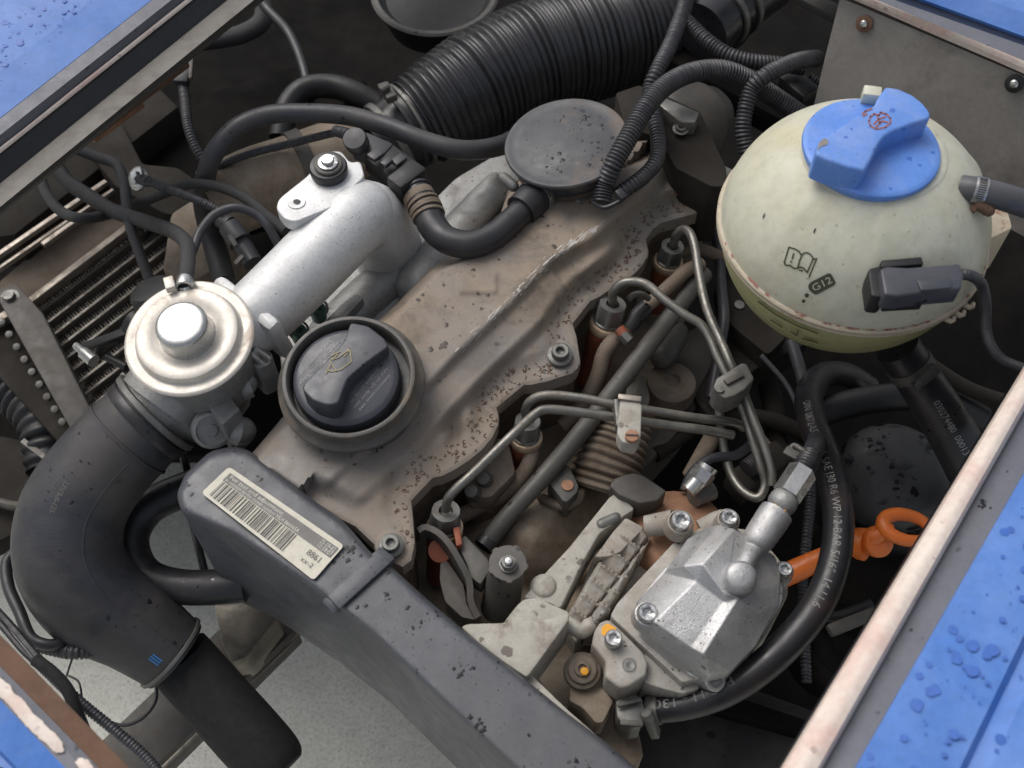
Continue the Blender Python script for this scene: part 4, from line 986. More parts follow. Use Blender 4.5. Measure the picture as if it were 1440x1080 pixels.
b = MB(); b.bar((270, 82, -.7), (268, 112, -1), 5, 8, .0006); b.build('latch', m_rail, t)
hose('wiring_conduit', 'thin corrugated conduit from under the grey hose to the pressure sensor plug', 'cable', [(302, 240, -.6), (325, 226, .3), (360, 214, .8), (400, 204, 1), (440, 194, 1.6), (482, 184, 2.4)], 6, m_cond, corr=(3.8, .18), n=14)
hose('black_hose', 'thin dark hose hanging down behind the grey coolant hose at the top', 'hose', [(352, -30, -4), (372, 8, -4.5), (405, 45, -5), (425, 90, -5.5), (436, 140, -6), (440, 170, -7)], 7, m_rub)
hose('braided_hose', 'dark braided hose curling under the top edge of the wing', 'hose', [(260, 60, -7), (300, 56, -7), (340, 48, -7), (368, 30, -7), (368, 5, -7), (345, -15, -7)], 13, m_braid, n=18)
hose('dark_elbow', 'dusty black elbow hose half hidden behind the grey coolant hose', 'hose', [(395, 195, -6), (405, 150, -5), (430, 125, -4.6), (470, 122, -4.6), (515, 138, -4.6), (560, 165, -5)], 17, m_dark, n=20)
t = thing('bay_bracket', 'dim folded bracket in the dark upper left of the bay', 'bracket', 300, 160, -14)
b = MB(); b.prism(rnd([(200, 230), (290, 130), (420, 90), (520, 110), (400, 230), (300, 260)], 14), -12, -20, .004); b.build('bracket_plate', m_bay, t)
seam(o_paths[ch.name], 1.2, .0005, 'mould_seam', m_rubbig, ch, .05, .95, .03)
# ---- sensor plug + breather hose
sp = thing('pressure_sensor', 'black sensor with a rounded plug head, leaning between inlet pipe and coolant hose', 'sensor', 540, 220, 0)
b = MB(); b.tube([(472, 184, 3.2, 8), (486, 188, 3.6, 9), (494, 192, 3.8, 10)], 9, n=14, corr=(4, .15)); b.build('cable_boot', m_cond, sp)
b = MB(); b.lathe(W(498, 194, 5.4), (-.15, -.35, 1), [(14, -26), (17, -20), (17.5, -3), (16, 0), (.01, 1)], S(498, 194, 5.4), 30); b.build('plug_head', m_cond, sp)
b = MB(); b.bar((505, 204, 3.6), (545, 222, 3.6), 36, 26, .0022); b.build('plug_body', m_cond, sp)
b = MB(); b.bar((528, 218, 3.4), (572, 250, 3.2), 46, 30, .002); b.build('sensor_body', m_dark, sp)
for a, c_, wd in (((523, 214, 4.9), (534, 222, 4.9), 20), ((540, 226, 4.8), (548, 231, 4.8), 16), ((556, 222, 4.6), (566, 229, 4.6), 20)):
    b = MB(); b.bar(a, c_, wd, 7, .0008); b.build('latch', m_cond, sp)
b = MB(); b.bar((562, 246, 4.2), (584, 262, 4.2), 52, 34, .003); b.build('collar_block', m_dark, sp)
P_b = [(572, 252, 3.6, 22), (586, 272, 3.6, 22), (600, 297, 3.4, 21.5), (610, 320, 3.2, 21), (630, 338, 3.2, 20), (662, 344, 3.2, 20), (692, 333, 3.2, 19.5), (716, 314, 3.2, 19), (738, 293, 3.0, 19), (764, 268, 2.2, 19)]
br = hose('breather_hose', 'curved black breather hose with a ribbed dusty neck on the valve cover', 'hose', P_b, 20, m_rub, n=30)
ring_band(br, P_b, .03, 12, 23*S(580, 262, 3.6), 1.14, m_rail, 'lock_ring', n=36)
ring_band(br, P_b, .10, 5, 22*S(580, 262, 3.6), 1.08, m_cond, 'lock_ring', n=36)
for f in (.165, .19, .215, .24): ring_band(br, P_b, f, 4.5, 22*S(590, 282, 3.5), 1.10, m_ribbr, 'neck_rib', n=30)
ring_band(br, P_b, .135, 12, 22*S(590, 282, 3.5), 1.03, m_ribbr, 'neck_sleeve', n=30)
b = MB(); b.tube([(732, 297, 3.1, 24), (746, 284, 3.0, 25), (764, 268, 2.4, 25)], 24, n=30); b.build('hose_collar', m_rub, br)
ring_band(br, [(738, 291, 3.1, 25.5), (752, 279, 2.9, 25.5), (768, 265, 2.4, 25.5)], .55, 15, 1, 1.05, m_zinc, 'clamp', n=44)
b = MB()
k = int(.905*(len(o_paths[br.name])-1)); pp = o_paths[br.name][k][0]; tt = (o_paths[br.name][k+1][0]-o_paths[br.name][k-1][0]).normalized(); ux = (Vector((0, 0, 1))-tt*tt.z).normalized(); vx = tt.cross(ux); R_ = 25.5*S(745, 285, 3)*1.07
for j in range(-6, 7):
    a = j*.13-.1; n_ = ux*cos(a)+vx*sin(a); t2 = -ux*sin(a)+vx*cos(a)
    b.box(pp+n_*R_, t2*.0006, tt*.0021, n_*.00022)
b.build('clamp_slots', m_ink, br)
b = MB(); c_ = W(716, 256, 3.6); b.tube([(708, 250, 3.6, 8), (722, 262, 3.4, 8)], 8, n=14, rnd_end=True); b.tube([(702, 246, 3.6, 6), (710, 252, 3.6, 6)], 6, n=6); b.build('clamp_screw', m_nut, br)
# ================================================================== ribbed air duct
P_d = [(585, 172, -3.5, 62), (628, 146, -3, 72), (690, 110, -2.6, 77), (760, 80, -2.6, 80), (840, 58, -3.0, 80), (920, 35, -3.6, 76), (1010, 0, -4.5, 72)]
du = hose('air_duct', 'wide black ribbed air duct curving across the top of the engine bay', 'duct', P_d, 76, m_duct, corr=(10.2, .055), n=56)
b = MB(); b.tube([(538, 205, -4.5, 50), (556, 190, -4, 52), (592, 168, -3.5, 58)], 54, n=40); b.build('duct_neck', m_duct, du)
PN = [(530, 210, -4.5, 52), (560, 188, -4, 54), (610, 158, -3.4, 64)]
for f, wd, ov, mt in ((.28, 10, 1.06, m_nut), (.5, 6, 1.05, m_cond), (.66, 5, 1.08, m_nut), (.82, 5, 1.08, m_duct)):
    ring_band(du, PN, f, wd, 55*S(560, 188, -4)*(1+.12*f), ov, mt, 'clamp' if mt is m_nut else 'moulded_ring', n=44, screw=None)
b = MB(); b.bar((538, 120, 1.0), (552, 140, 1.0), 16, 12, .001); b.tube([(535, 128, 1.6, 5), (546, 121, 1.6, 5)], 5, n=10); b.build('clamp_screw', m_rail, du)
# bowl at the top
t = thing('fluid_bowl', 'black round bowl with a grey rim cut by the top edge', 'reservoir', 612, 0, -10)
b = MB(); b.lathe(W(612, -12, -2), (0, -.05, 1), [(50, -70), (70, -50), (84, -12), (90, -1), (88, 1), (82, .5), (78, -4), (70, -10), (.01, -12)], S(612, -12, -2), 60); b.build('bowl', m_dark, t)
b = MB(); b.lathe(W(612, -12, -1.9), (0, -.05, 1), [(90, -1), (91, 1), (88, 3.5), (82, 3.5), (80, 1)], S(612, -12, -2), 60); b.build('rim', m_rail, t)
# ================================================================== round lid
ld = thing('vacuum_pump_lid', 'round dusty black lid on the upper end of the valve cover', 'lid', 797, 210, 1)
axl = Vector((-.15, .02, 1)); c = W(796, 199, 5.0); u = S(796, 199, 5.0)
b = MB(); b.lathe(c, axl, [(70, -40), (74, -20), (78, -14), (83, -11), (86, -8), (88, -4), (88, -1.5), (86.5, .5), (84, 1), (80, -.2), (66, 0), (64, .8), (.01, 1.2)], u, 90); b.build('lid_disc', m_lid, ld)
b = MB(); b.lathe(c-axl.normalized()*.012, axl, [(66, -50), (68, -14), (78, -12)], u, 50); b.build('lid_skirt', m_neck, ld)
b = MB(); b.tube([(812, 282, 2.4), (822, 262, 2.6), (840, 262, 2.6)], 8, n=12, rnd_end=True); b.build('cable_eyelet', m_nut, ld)
# ================================================================== rear pump
vp = thing('rear_pump', 'grey round backed pump at the far end of the valve cover', 'pump', 965, 180, -3)
c = W(965, 190, 1.5); u = S(965, 190, 1.5)
b = MB(); b.tube([(950, 184, -1.4, 58), (968, 174, -1.4, 58), (980, 168, -1.6, 54), (988, 165, -1.8, 44)], 60, n=44, rnd_end=True); b.build('pump_drum', m_frame, vp, smooth=50)
b = MB(); b.prism(rnd([(905, 150), (932, 132), (985, 156), (1022, 236), (1020, 262), (1000, 262), (950, 236), (925, 190)], 5), 3.2, -3, .0015); b.build('pump_plate', m_bayf, vp)
b = MB(); b.prism(rnd([(925, 146), (934, 136), (984, 158), (978, 172), (958, 172)], 3), 4.4, 2, .0012); b.build('pump_ear', m_nut, vp)
bolt(vp, 958, 178, 3.9, 8, 'collar', mat=m_nut, h=4)
b = MB(); b.prism(rnd([(865, 130), (900, 118), (930, 140), (918, 190), (880, 180)], 5), 2.6, -3, .002); b.build('pump_boss', m_bayf, vp)
b = MB(); b.tube([(1005, 238, 1), (1030, 250, .4)], 10, n=14, rnd_end=True); b.build('pump_lug', m_alu2, vp)
# ---- conduits top right
def cond(pts, r, label, pitch=5.2):
    return hose('wiring_conduit', label, 'cable', pts, r, m_cond, corr=(pitch, .2), n=18, group=None)
cond([(968, -25, 3), (962, 10, 4), (944, 60, 5), (926, 96, 5.5), (914, 128, 4.8), (920, 165, 4.4), (926, 200, 4.2), (922, 228, 4.2), (905, 248, 4.2), (886, 262, 4.2), (868, 274, 4)], 11.5, 'corrugated conduit dropping from the top edge and hooking back under the thicker one')
cond([(846, 284, 4), (850, 262, 4.6), (862, 232, 5.8), (882, 196, 6.6), (906, 154, 7.0), (934, 122, 7.0), (970, 103, 6.6), (1012, 98, 6), (1048, 110, 5), (1082, 132, 3.5), (1120, 158, 2), (1150, 180, 1)], 14.5, 'thickest corrugated conduit running from the black lid in an arc to the right')
cond([(1060, 240, 1), (1050, 214, 2), (1045, 176, 3.4), (1056, 128, 5), (1080, 104, 6), (1120, 86, 5.4), (1150, 82, 4)], 12, 'corrugated conduit curving down beside the coolant tank')
cond([(965, 30, 4), (992, 56, 4), (1022, 76, 4), (1056, 86, 3.8), (1095, 90, 3.4), (1130, 96, 3)], 11, 'short corrugated conduit under the black clamped pipe at the top right')
t = thing('cable_tie', 'black cable tie joining the two conduits beside the round lid', 'cable tie', 868, 276, 3)
b = MB(); b.tube([(832, 284, 4.4), (848, 292, 4.2), (868, 285, 4.6), (880, 276, 5.0)], 3, n=8); b.build('tie_strap', m_rub, t)
b = MB(); b.bar((868, 268, 5.6), (878, 280, 5.4), 12, 9, .0008); b.build('tie_head', m_rub, t)
t = thing('clamped_pipe', 'black pipe stub with metal clamps near the top edge, left of the sheet metal panel', 'pipe', 1020, 20, -2)
b = MB(); b.tube([(985, 45, 0, 44), (1020, 15, 0, 44), (1080, -30, 0, 44)], 44, n=40); b.build('pipe_stub', m_duct, t)
PN = [(985, 45, 0, 44), (1080, -30, 0, 44)]
for f in (.3, .5): ring_band(t, PN, f, 9, 44*S(1020, 15, 0), 1.05, m_nut, 'clamp', n=40, screw=(radians(250), 9))
t = thing('bay_beam', 'dark rusty beam crossing behind the conduits at the upper right', 'beam', 1060, 150, -6)
b = MB(); b.bar((930, 70, -4), (1230, 230, -4), 60, 40, .003); b.build('beam_web', m_bay, t)
t = thing('plug_connector', 'black plug connector between two conduits left of the coolant tank', 'connector', 1120, 125, -1)
b = MB(); b.bar((1105, 110, 1.5), (1140, 140, 1.5), 34, 26, .003); b.build('plug_body', m_dark, t)
b = MB(); b.tube([(1134, 112, 1.5), (1160, 130, 1)], 12, n=14, corr=(5, .2)); b.build('cable_boot', m_cond, t)
# ================================================================== coolant expansion tank
TC = W(1197, 318, 10); TR = 183.5*S(1197, 318, 10); KU, KL = .90, .95
tk = thing('coolant_tank', 'round pale yellow green plastic coolant tank with a blue screw cap', 'coolant tank', at=TC-Vector((0, 0, TR*KL)))
b = MB(); pr = []
for i in range(26):
    q = radians(2+i*60/25.); pr.append((TR*cos(q), TR*KU*sin(q)))
b.lathe(TC, (0, 0, 1), pr, 1, 110)
# shallow moulded ribs that run down from the neck
for i, v in enumerate(b.v):
    d = v-TC; a = math.degrees(math.atan2(d.y, d.x)) % 360
    el = d.z/(TR*KU)
    for a0 in (215, 262, 309, 10, 170):
        g = exp(-((a-a0)/3.2)**2)*sm(.12, .3, el)*sm(.86, .7, el)
        b.v[i] = b.v[i]+Vector((d.x, d.y, d.z)).normalized()*(.0009*g)
b.build('tank_upper', m_tank, tk, smooth=60)
b = MB(); pr = []
for i in range(22):
    q = radians(-88+i*86/21.); pr.append((TR*cos(q)*.985, TR*KL*sin(q)))
b.lathe(TC, (0, 0, 1), pr, 1, 90); b.build('tank_lower', m_tankl, tk, smooth=60)
b = MB(); U = TR/187
b.lathe(TC, (0, 0, 1), [(183, -9), (190, -8.5), (191.5, -6), (191, -2.5), (188.5, -1.5), (191.5, -.5), (192, 3), (190, 5.5), (184, 6.5)], U, 120); b.build('seam_flange', m_seam, tk)
def sph(px, py, off=.0004, kz=KU):
    d = (W(px, py, 0)-CAM).normalized(); o_ = CAM-TC; R = TR+off
    D_ = Vector((d.x, d.y, d.z/kz)); O_ = Vector((o_.x, o_.y, o_.z/kz))
    A = D_.dot(D_); B_ = 2*D_.dot(O_); C_ = O_.dot(O_)-R*R; q = B_*B_-4*A*C_
    if q < 0: q = 0
    return CAM+d*((-B_-sqrt(q))/(2*A))
# small clips on the seam
for (x, y, rx) in ((1330, 447, .3), (1344, 439, .3), (1357, 428, .3)):
    b = MB(); P0 = W(x-10, y-12, 9.6); P1 = W(x, y, 9.6); d = (P1-P0).normalized(); u = S(x, y, 9.6)
    b.tube([tuple(P0)+(4.2*u,), tuple(P1+d*4*u)+(4.2*u,), tuple(P1+d*9*u+Vector((5*u, 3*u, 0)))+(3.6*u,), tuple(P1+d*6*u+Vector((9*u, 6*u, 0)))+(3.4*u,)], 1, n=10, world=True, rnd_end=True); b.build('seam_hook', m_seam, tk)
# stains along the seam
random.seed(11); b = MB()
for k in range(46):
    a = radians(random.uniform(186, 330)); rr_ = TR*1.0+random.uniform(.4, 2.0)*U; z0 = TR/187*random.uniform(5.9, 6.5)
    c_ = TC+Vector((cos(a)*rr_, sin(a)*rr_, z0+.0002)); sz = random.uniform(.8, 3.2)*U; tl = []
    for j in range(8): tl.append(c_+Vector((-sin(a), cos(a), 0))*(sz*1.6*cos(j*pi/4)*random.uniform(.6, 1.1))+Vector((cos(a), sin(a), 0))*(sz*.55*sin(j*pi/4)))
    b.add(tl, [list(range(8))])
b.build('brown_stain', m_red, tk, smooth=0)
# book mark, G12 badge
pj = lambda x, y: sph(x, y)
def Z(l, ox=1090, oy=320, k=9.): return [[(ox+x/k, oy+y/k) for x, y in q] for q in l]
book = Z([[(175, 250), (115, 440), (130, 475)], [(175, 250), (250, 272), (300, 300), (335, 355), (360, 325), (400, 318), (440, 335), (470, 370), (480, 400), (405, 570)], [(130, 475), (190, 480), (240, 518), (290, 515), (320, 500), (360, 515), (405, 570)], [(335, 355), (310, 415), (285, 515)],
          [(525, 395), (430, 625)], [(480, 400), (525, 395)], [(235, 330), (215, 395)], [(203, 425), (200, 440)], [(310, 540), (350, 550)]])
strokes(book, 2.1, pj).build('manual_mark', m_green, tk, smooth=0)
b = MB()
def patch(poly, proj, b):
    c_ = Vector((sum(p[0] for p in poly)/len(poly), sum(p[1] for p in poly)/len(poly))); 
    b.add([proj(*c_)]+[proj(*p) for p in poly], [[0, i+1, (i+1) % len(poly)+1] for i in range(len(poly))])
bad = rnd([(1090+x/9, 320+y/9) for x, y in ((415, 735), (450, 690), (680, 575), (715, 595), (770, 700), (750, 730), (530, 850), (490, 845), (430, 790))], 2.5, 3)
patch(bad, pj, b); b.build('badge', m_green, tk, smooth=0)
for (x, y, r) in ((1134.5, 415.5, 3.2), (1130, 423.5, 2.6)):
    b = MB(); patch([(x+r*cos(q*pi/6), y+r*sin(q*pi/6)) for q in range(12)], pj, b); b.build('badge_dot', m_green, tk, smooth=0)
flat_text('G12', (1144, 410.5), (1171, 397), 10.2, lambda x, y: sph(x, y, .0008), 'badge_print', m_tank, tk)
# level line marks on the lower half
pjl = lambda x, y: sph(x, y, .0006, KL)
strokes([[(1066, 424), (1090, 442), (1120, 458), (1150, 469)], [(1112, 466), (1120, 472), (1122, 465)], [(1084, 450), (1100, 460)], [(1128, 476), (1150, 482)]], 1.6, pjl).build('level_mark', m_green, tk, smooth=0)
b = MB(); patch([(1146, 321), (1148, 322), (1145, 328), (1143, 327)], pj, b); patch([(1073, 303), (1076, 299), (1075, 305), (1072, 308)], pj, b); b.build('debris_speck', m_ink, tk, smooth=0)
# hose stub of the tank
b = MB(); b.tube([(1322, 268, 15.0, 15), (1345, 262, 15.4, 13), (1362, 263, 15.6, 12)], 13, n=22); b.build('hose_stub', m_tank, tk)
b = MB(); b.prism(rnd([(1370, 290), (1415, 285), (1425, 320), (1395, 335), (1372, 330)], 6), 9, 5, .002); b.build('mounting_ear', m_seam, tk)
# cap
b = MB(); rt_ = TR*cos(radians(62)); zz_ = TR*KU*sin(radians(62)); b.lathe(TC, (0, 0, 1), [(rt_, zz_), (rt_*.97, zz_+.001), (rt_*.9, zz_+.0015), (rt_*.5, zz_+.0015)], 1, 80); b.build('tank_neck', m_tank, tk)
zc_ = TC+Vector((0, 0, TR*KU*sin(radians(62))+.0055))
capc = on_plane(zc_, (0, 0, 1), 0)(1226, 204); u = (capc-CAM).dot(FWD)/F
b = MB(); b.lathe(capc, (0, 0, 1), [(88, -22), (92, -18), (95.5, -10), (96.5, -6), (95.5, -2.5), (93, -.6), (88, 0), (60, 3), (.01, 4)], u, 96); cp = b.build('screw_cap', m_blue, tk); cp['label'] = 'blue screw cap with a raised grip and red brown mark'
b = MB(); b.lathe(capc, (0, 0, 1), [(84, -30), (93, -26), (95, -20), (90, -14)], u, 80); b.build('neck_ring', m_tank, tk)
zt = (capc.z+.0155)*100
G = rnd([(1151, 198), (1190, 172), (1230, 147), (1235, 136), (1246, 121), (1264, 124), (1284, 133), (1299, 145), (1309, 158), (1308, 166), (1282, 174), (1256, 184), (1244, 191), (1234, 205), (1224, 226), (1216, 239), (1196, 235), (1168, 226), (1147, 217), (1148, 206)], 3.5, 3)
b = MB(); b.prism(G, zt, capc.z*100-.3, .0022, 4, shear=(0, .0, 0)); b.build('cap_grip', m_blue, cp, smooth=50)
pg = lambda x, y: W(x, y, zt+.03)
strokes([[(1224, 164), (1229, 160), (1236, 162), (1238, 158), (1246, 160), (1252, 166), (1252, 173), (1245, 179), (1232, 181), (1224, 177), (1222, 170), (1224, 164)], [(1229, 174), (1236, 167), (1245, 164)], [(1232, 178), (1240, 170), (1248, 172)], [(1234, 164), (1238, 174)], [(1213, 160), (1217, 156), (1226, 153)], [(1214, 163), (1219, 160)]], 2.3, pg).build('warning_mark', m_red, cp, smooth=0)
b = MB(); patch(rnd([(1152, 200), (1160, 194), (1165, 198), (1164, 203), (1154, 206), (1149, 212)], 2), pg, b); b.build('worn_patch', m_gpanel, cp, smooth=0)
b = MB(); b.box(on_plane(zc_, (0, 0, 1), .004)(1225, 134), Vector((.0052, -.001, 0)), Vector((.001, .004, 0)), Vector((0, 0, .004)), .0008); b.build('cap_tab', m_tank, cp)
# hose on the right of the tank
P_t = [(1351, 264, 15.6, 18), (1375, 268, 15.8, 18.5), (1410, 277, 15.6, 19), (1450, 290, 15, 19), (1520, 315, 14, 19)]
th = hose('tank_hose', 'grey rubber hose clamped to the stub on the right of the coolant tank', 'hose', P_t, 18.5, m_ghose, n=28)
ring_band(th, P_t, .15, 17, 18.5*S(1375, 268, 15.7), 1.05, m_zinc, 'clamp', n=36)
k = int(.15*(len(o_paths[th.name])-1)); pp = o_paths[th.name][k][0]; tt = (o_paths[th.name][k+1][0]-o_paths[th.name][k-1][0]).normalized(); ux = (Vector((0, -.5, .8))); ux = (ux-tt*ux.dot(tt)).normalized(); vx = tt.cross(ux); R_ = 18.5*S(1375, 268, 15.7)*1.07
b = MB()
for j in range(-5, 6):
    a = j*.16; n_ = ux*cos(a)+vx*sin(a); t2 = -ux*sin(a)+vx*cos(a); b.box(pp+n_*R_, t2*.00035, tt*.0022, n_*.00015)
b.build('clamp_slots', m_ink, th)
b = MB(); b.tube([(1378, 288, 15.4, 9), (1390, 296, 15.2, 9)], 9, n=16, rnd_end=True); b.tube([(1366, 290, 15.2, 7), (1374, 294, 15.2, 7)], 7, n=6); b.build('clamp_screw', m_brown, th)
# level sensor plug
lp = thing('level_sensor_plug', 'dark grey plug pushed into the front of the coolant tank', 'connector', at=sph(1240, 395))
zs = sph(1240, 395).z*100+1.6
b = MB(); b.prism(rnd([(1221, 378), (1244, 372), (1248, 412), (1242, 418), (1226, 416)], 4, 3), zs-.7, zs-2.2, .0018, 3); b.build('plug_collar', m_dark, lp)
b = MB(); b.prism(rnd([(1238, 378), (1246, 374), (1276, 376), (1350, 370), (1356, 386), (1352, 406), (1296, 411), (1262, 416), (1244, 414)], 4, 3), zs-.1, zs-1.3, .0018, 3); b.build('plug_body', m_cap, lp)
b = MB(); b.prism(rnd([(1239, 366), (1296, 361), (1299, 371), (1240, 376)], 2), zs-.5, zs-1.3, .001); b.build('latch', m_dark, lp)
b = MB(); b.prism(rnd([(1243, 417), (1298, 413), (1300, 423), (1245, 426)], 2), zs-.9, zs-1.7, .001); b.build('latch', m_dark, lp)
b = MB(); b.prism(rnd([(1290, 394), (1338, 390), (1338, 404), (1296, 408)], 2), zs+.1, zs-.3, .0006); b.build('latch_plate', m_cap, lp)
hose('sensor_cable', 'grey cable running from the tank plug down to the right edge', 'cable', [(1350, 386, zs-.8), (1366, 388, zs-1), (1380, 400, 12), (1386, 430, 10.5), (1386, 462, 9.5), (1394, 488, 9), (1412, 508, 8.6), (1450, 522, 8.4)], 8, m_cond, corr=(3.2, .06), n=16)
P_l = [(1262, 488, 3, 31), (1290, 530, 1, 31), (1325, 585, -1.5, 33), (1362, 650, -4, 35), (1400, 725, -7, 36)]
lh = hose('coolant_hose', 'thick dusty hose clamped under the tank, disappearing under the right wing', 'hose', P_l, 32, m_rub, n=32)
ring_band(lh, P_l, .13, 17, 31*S(1275, 505, 2.5), 1.05, m_rail, 'clamp', n=36, screw=(radians(70), 14))
pp_ = o_paths[lh.name]; tube_text(pp_, '030274480  00013', pp_[-1][2]*.28, .0065, 'print', m_pale, lh, side=.1)

# ================================================================== right depths
mt = thing('strut_mount', 'round dull black dome spotted with water, under the tank on the right', 'mount', 1262, 660, -12)
b = MB(); c = W(1262, 662, -8.5); u = S(1262, 662, -8.5)
b.lathe(c, (0, 0, 1), [(60, -90), (70, -60), (80, -30), (82, -12), (76, 2), (66, 11), (50, 18), (30, 22), (12, 23), (9, 27), (4, 29), (.01, 29)], u, 64); b.build('dome', M('spotted_black_dome', (.045, .045, .047, 1), .6, 0, .15, 50, spots=((.006, .006, .007, 1), [(75, .5), (150, .45)], .95, .3), bump=.15), mt)
b = MB(); b.lathe(c, (0, 0, 1), [(92, -120), (94, -80), (88, -62), (78, -60)], u, 50); b.build('mount_ring', m_dark, mt)
hose('dark_hose', 'dark heater hose curving behind the black dome under the tank', 'hose', [(1130, 590, -8), (1180, 572, -8), (1240, 560, -8), (1310, 560, -9), (1380, 590, -11)], 20, m_dark, n=20)
t = thing('bay_bracket', 'dark folded bracket plate under the left side of the coolant tank', 'bracket', 1060, 500, -12)
b = MB(); b.prism(rnd([(1030, 455), (1120, 440), (1140, 480), (1060, 520), (1000, 590), (975, 560)], 8), -9, -12, .002); b.build('bracket_plate', m_bayf, t)
b = MB(); b.prism(rnd([(960, 470), (1010, 440), (1030, 500), (960, 600), (905, 660), (880, 640)], 8), -9.5, -14, .003); b.build('bracket_foot', m_frame, t)
t = thing('alternator_bracket', 'grey cast lobes beside the fuel rail tube', 'bracket', 945, 530, -8)
b = MB(); b.tube([(932, 500, -6), (950, 470, -6.2)], 19, n=24, rnd_end=True); b.build('lobe', m_rail, t)
b = MB(); b.prism(rnd([(880, 545), (905, 525), (915, 560), (905, 590), (880, 585)], 6), -4.6, -8, .002); b.build('lobe_plate', m_rail, t)
b = MB(); b.lathe(W(945, 535, -7), (0, 0, 1), [(36, -30), (34, -4), (28, 0), (12, 1), (10, -3), (.01, -3)], S(945, 535, -7), 30); b.build('boss', m_head, t)
for k, (pts, r, lab_) in enumerate(((([(1000, 300, -5), (1010, 345, -5.4), (1014, 400, -6), (1018, 450, -6), (1010, 500, -7), (1000, 560, -8)], 8, 'thin braided hose running down between the steel lines and the tank')),
        ([(935, 360, -5), (975, 350, -5), (1010, 360, -5.5), (1040, 375, -6)], 9, 'dusty hose passing behind the furthest injector'),
        ([(1035, 555, -8), (1060, 600, -8.5), (1090, 640, -9), (1120, 680, -9)], 6, 'dusty wire behind the steel loops'),
        ([(1070, 500, -7), (1105, 540, -7.5), (1125, 580, -8), (1150, 640, -9)], 4, 'thin black wire between the line clamp and the fuel hose'),
        ([(1112, 480, -7), (1122, 510, -7.4), (1132, 545, -8)], 9, 'short dark hose behind the top bend of the fuel hose'))):
    hose('thin_hose', lab_, 'hose', pts, r, m_braidd if k in (1, 2) else m_cond, n=14)
hose('wiring_conduit', 'dark corrugated conduit dropping behind the fuel hose, left of the orange dipstick', 'cable', [(1140, 640, -9), (1140, 700, -9.5), (1134, 760, -10), (1128, 830, -10.5), (1132, 900, -11), (1134, 960, -11.5)], 8, m_cond, corr=(5, .25), n=12)
t = thing('subframe', 'dark beige chassis rail in the shade at the lower right of the engine', 'subframe', 1020, 1040, -20)
b = MB(); b.prism(rnd([(890, 1010), (1010, 950), (1150, 1000), (1200, 1080), (1100, 1180), (880, 1150)], 14), -15, -19, .003); b.build('rail_plate', m_plate, t)
b = MB(); b.prism([(980, 960), (1160, 1020), (1180, 1046), (980, 990)], -13.5, -16, .002); b.build('rail_lip', m_bay, t)
t = thing('steering_gear', 'dark shapes of pipes and a round housing in the shade below the orange dipstick', 'housing', 1180, 900, -16)
b = MB(); b.lathe(W(1190, 905, -12), (.1, -.1, 1), [(70, -60), (66, -10), (58, -3), (48, -2), (44, -8), (20, -8), (16, -3), (.01, -3)], S(1190, 905, -12), 44); b.build('round_housing', m_bay, t)
b = MB(); b.tube([(1120, 850, -11), (1170, 868, -11), (1225, 850, -11)], 9, n=12); b.build('small_pipe', m_dark, t)
b = MB(); b.bar((1165, 888, -10), (1230, 862, -10.5), 18, 12, .002); b.build('small_bracket', m_frame, t)
b = MB(); b.lathe(W(1225, 800, -13), (0, 0, 1), [(95, -60), (92, -10), (84, 0), (60, 6), (.01, 6)], S(1225, 800, -13), 50); b.build('lower_can', m_bay, t)
# ---- orange dipstick
dp = thing('dipstick', 'bright orange dipstick handle and tube with a ring pull, right of the fuel hose', 'dipstick', 1190, 780, -10)
b = MB(); b.tube([(1098, 812, -8.6, 16), (1128, 798, -8, 16), (1165, 780, -7.2, 13), (1200, 769, -6.4, 12)], 18, n=24); b.build('guide_tube', m_orange, dp)
b = MB(); b.tube([(1195, 764, -5.9, 15), (1206, 764, -5.5, 22), (1218, 766, -5.2, 23)], 20, n=26); b.build('handle_collar', m_orange, dp)
b = MB(); b.lathe(W(1238, 762, -4.4), (.25, -.45, .8), [(19, -22), (23, -8), (22, -1), (19, 1), (.01, 1)], S(1238, 762, -4.4), 30); b.build('handle_button', m_orange, dp)
b = MB(); ang = radians(14); R2 = []
for k in range(24):
    q = 2*pi*k/24; x, y = 34*cos(q), 17.5*sin(q); R2.append((1275+x*cos(ang)-y*sin(ang), 742+x*sin(ang)+y*cos(ang), -3.6, 9+1.5*cos(q-pi)))
b.tube(R2+[R2[0], R2[1]], 9, n=18, step=5); b.build('ring_pull', m_orange, dp, smooth=70)
b = MB(); b.tube([(1228, 756, -4.4, 12), (1248, 744, -3.8, 10)], 11, n=16, rnd_end=True); b.build('handle_neck', m_orange, dp)
# ---- fuel hose
P_f = [(1222, 545, -12, 16), (1190, 527, -10, 17), (1156, 529, -7.5, 18.5), (1138, 555, -5, 19.5), (1142, 592, -3, 20), (1160, 640, -1.5, 21), (1174, 690, -.5, 21.5), (1179, 740, 0, 22), (1172, 795, 0, 22), (1150, 850, -.2, 22.5), (1112, 900, -.6, 23), (1066, 942, -1.2, 22.5), (1015, 974, -2, 22), (960, 993, -3, 20), (905, 999, -4, 18.5)]
fh = hose('fuel_hose', 'black fuel hose with white lettering looping round the pump on its right side', 'hose', P_f, 20, m_hosef, n=32)
fp = o_paths[fh.name]; tot = fp[-1][2]
def sfor(py, lo=0, hi=1):
    best = min((q for q in fp if lo*tot <= q[2] <= hi*tot), key=lambda q: abs(proj_y(q[0])-py)); return best[2]
def proj_y(p):
    d = p-CAM; return 540-F*d.dot(UP)/d.dot(FWD)
s0 = sfor(580, .1, .5); s1 = sfor(862, .3, .75)
txt = 'DIN 0872-LEGLER & SAE J30 R6 WP 12 BAR 5/16"  14.11.6'
V, _f = text_mesh(txt, 1.0); wid = max(v.x for v in V)
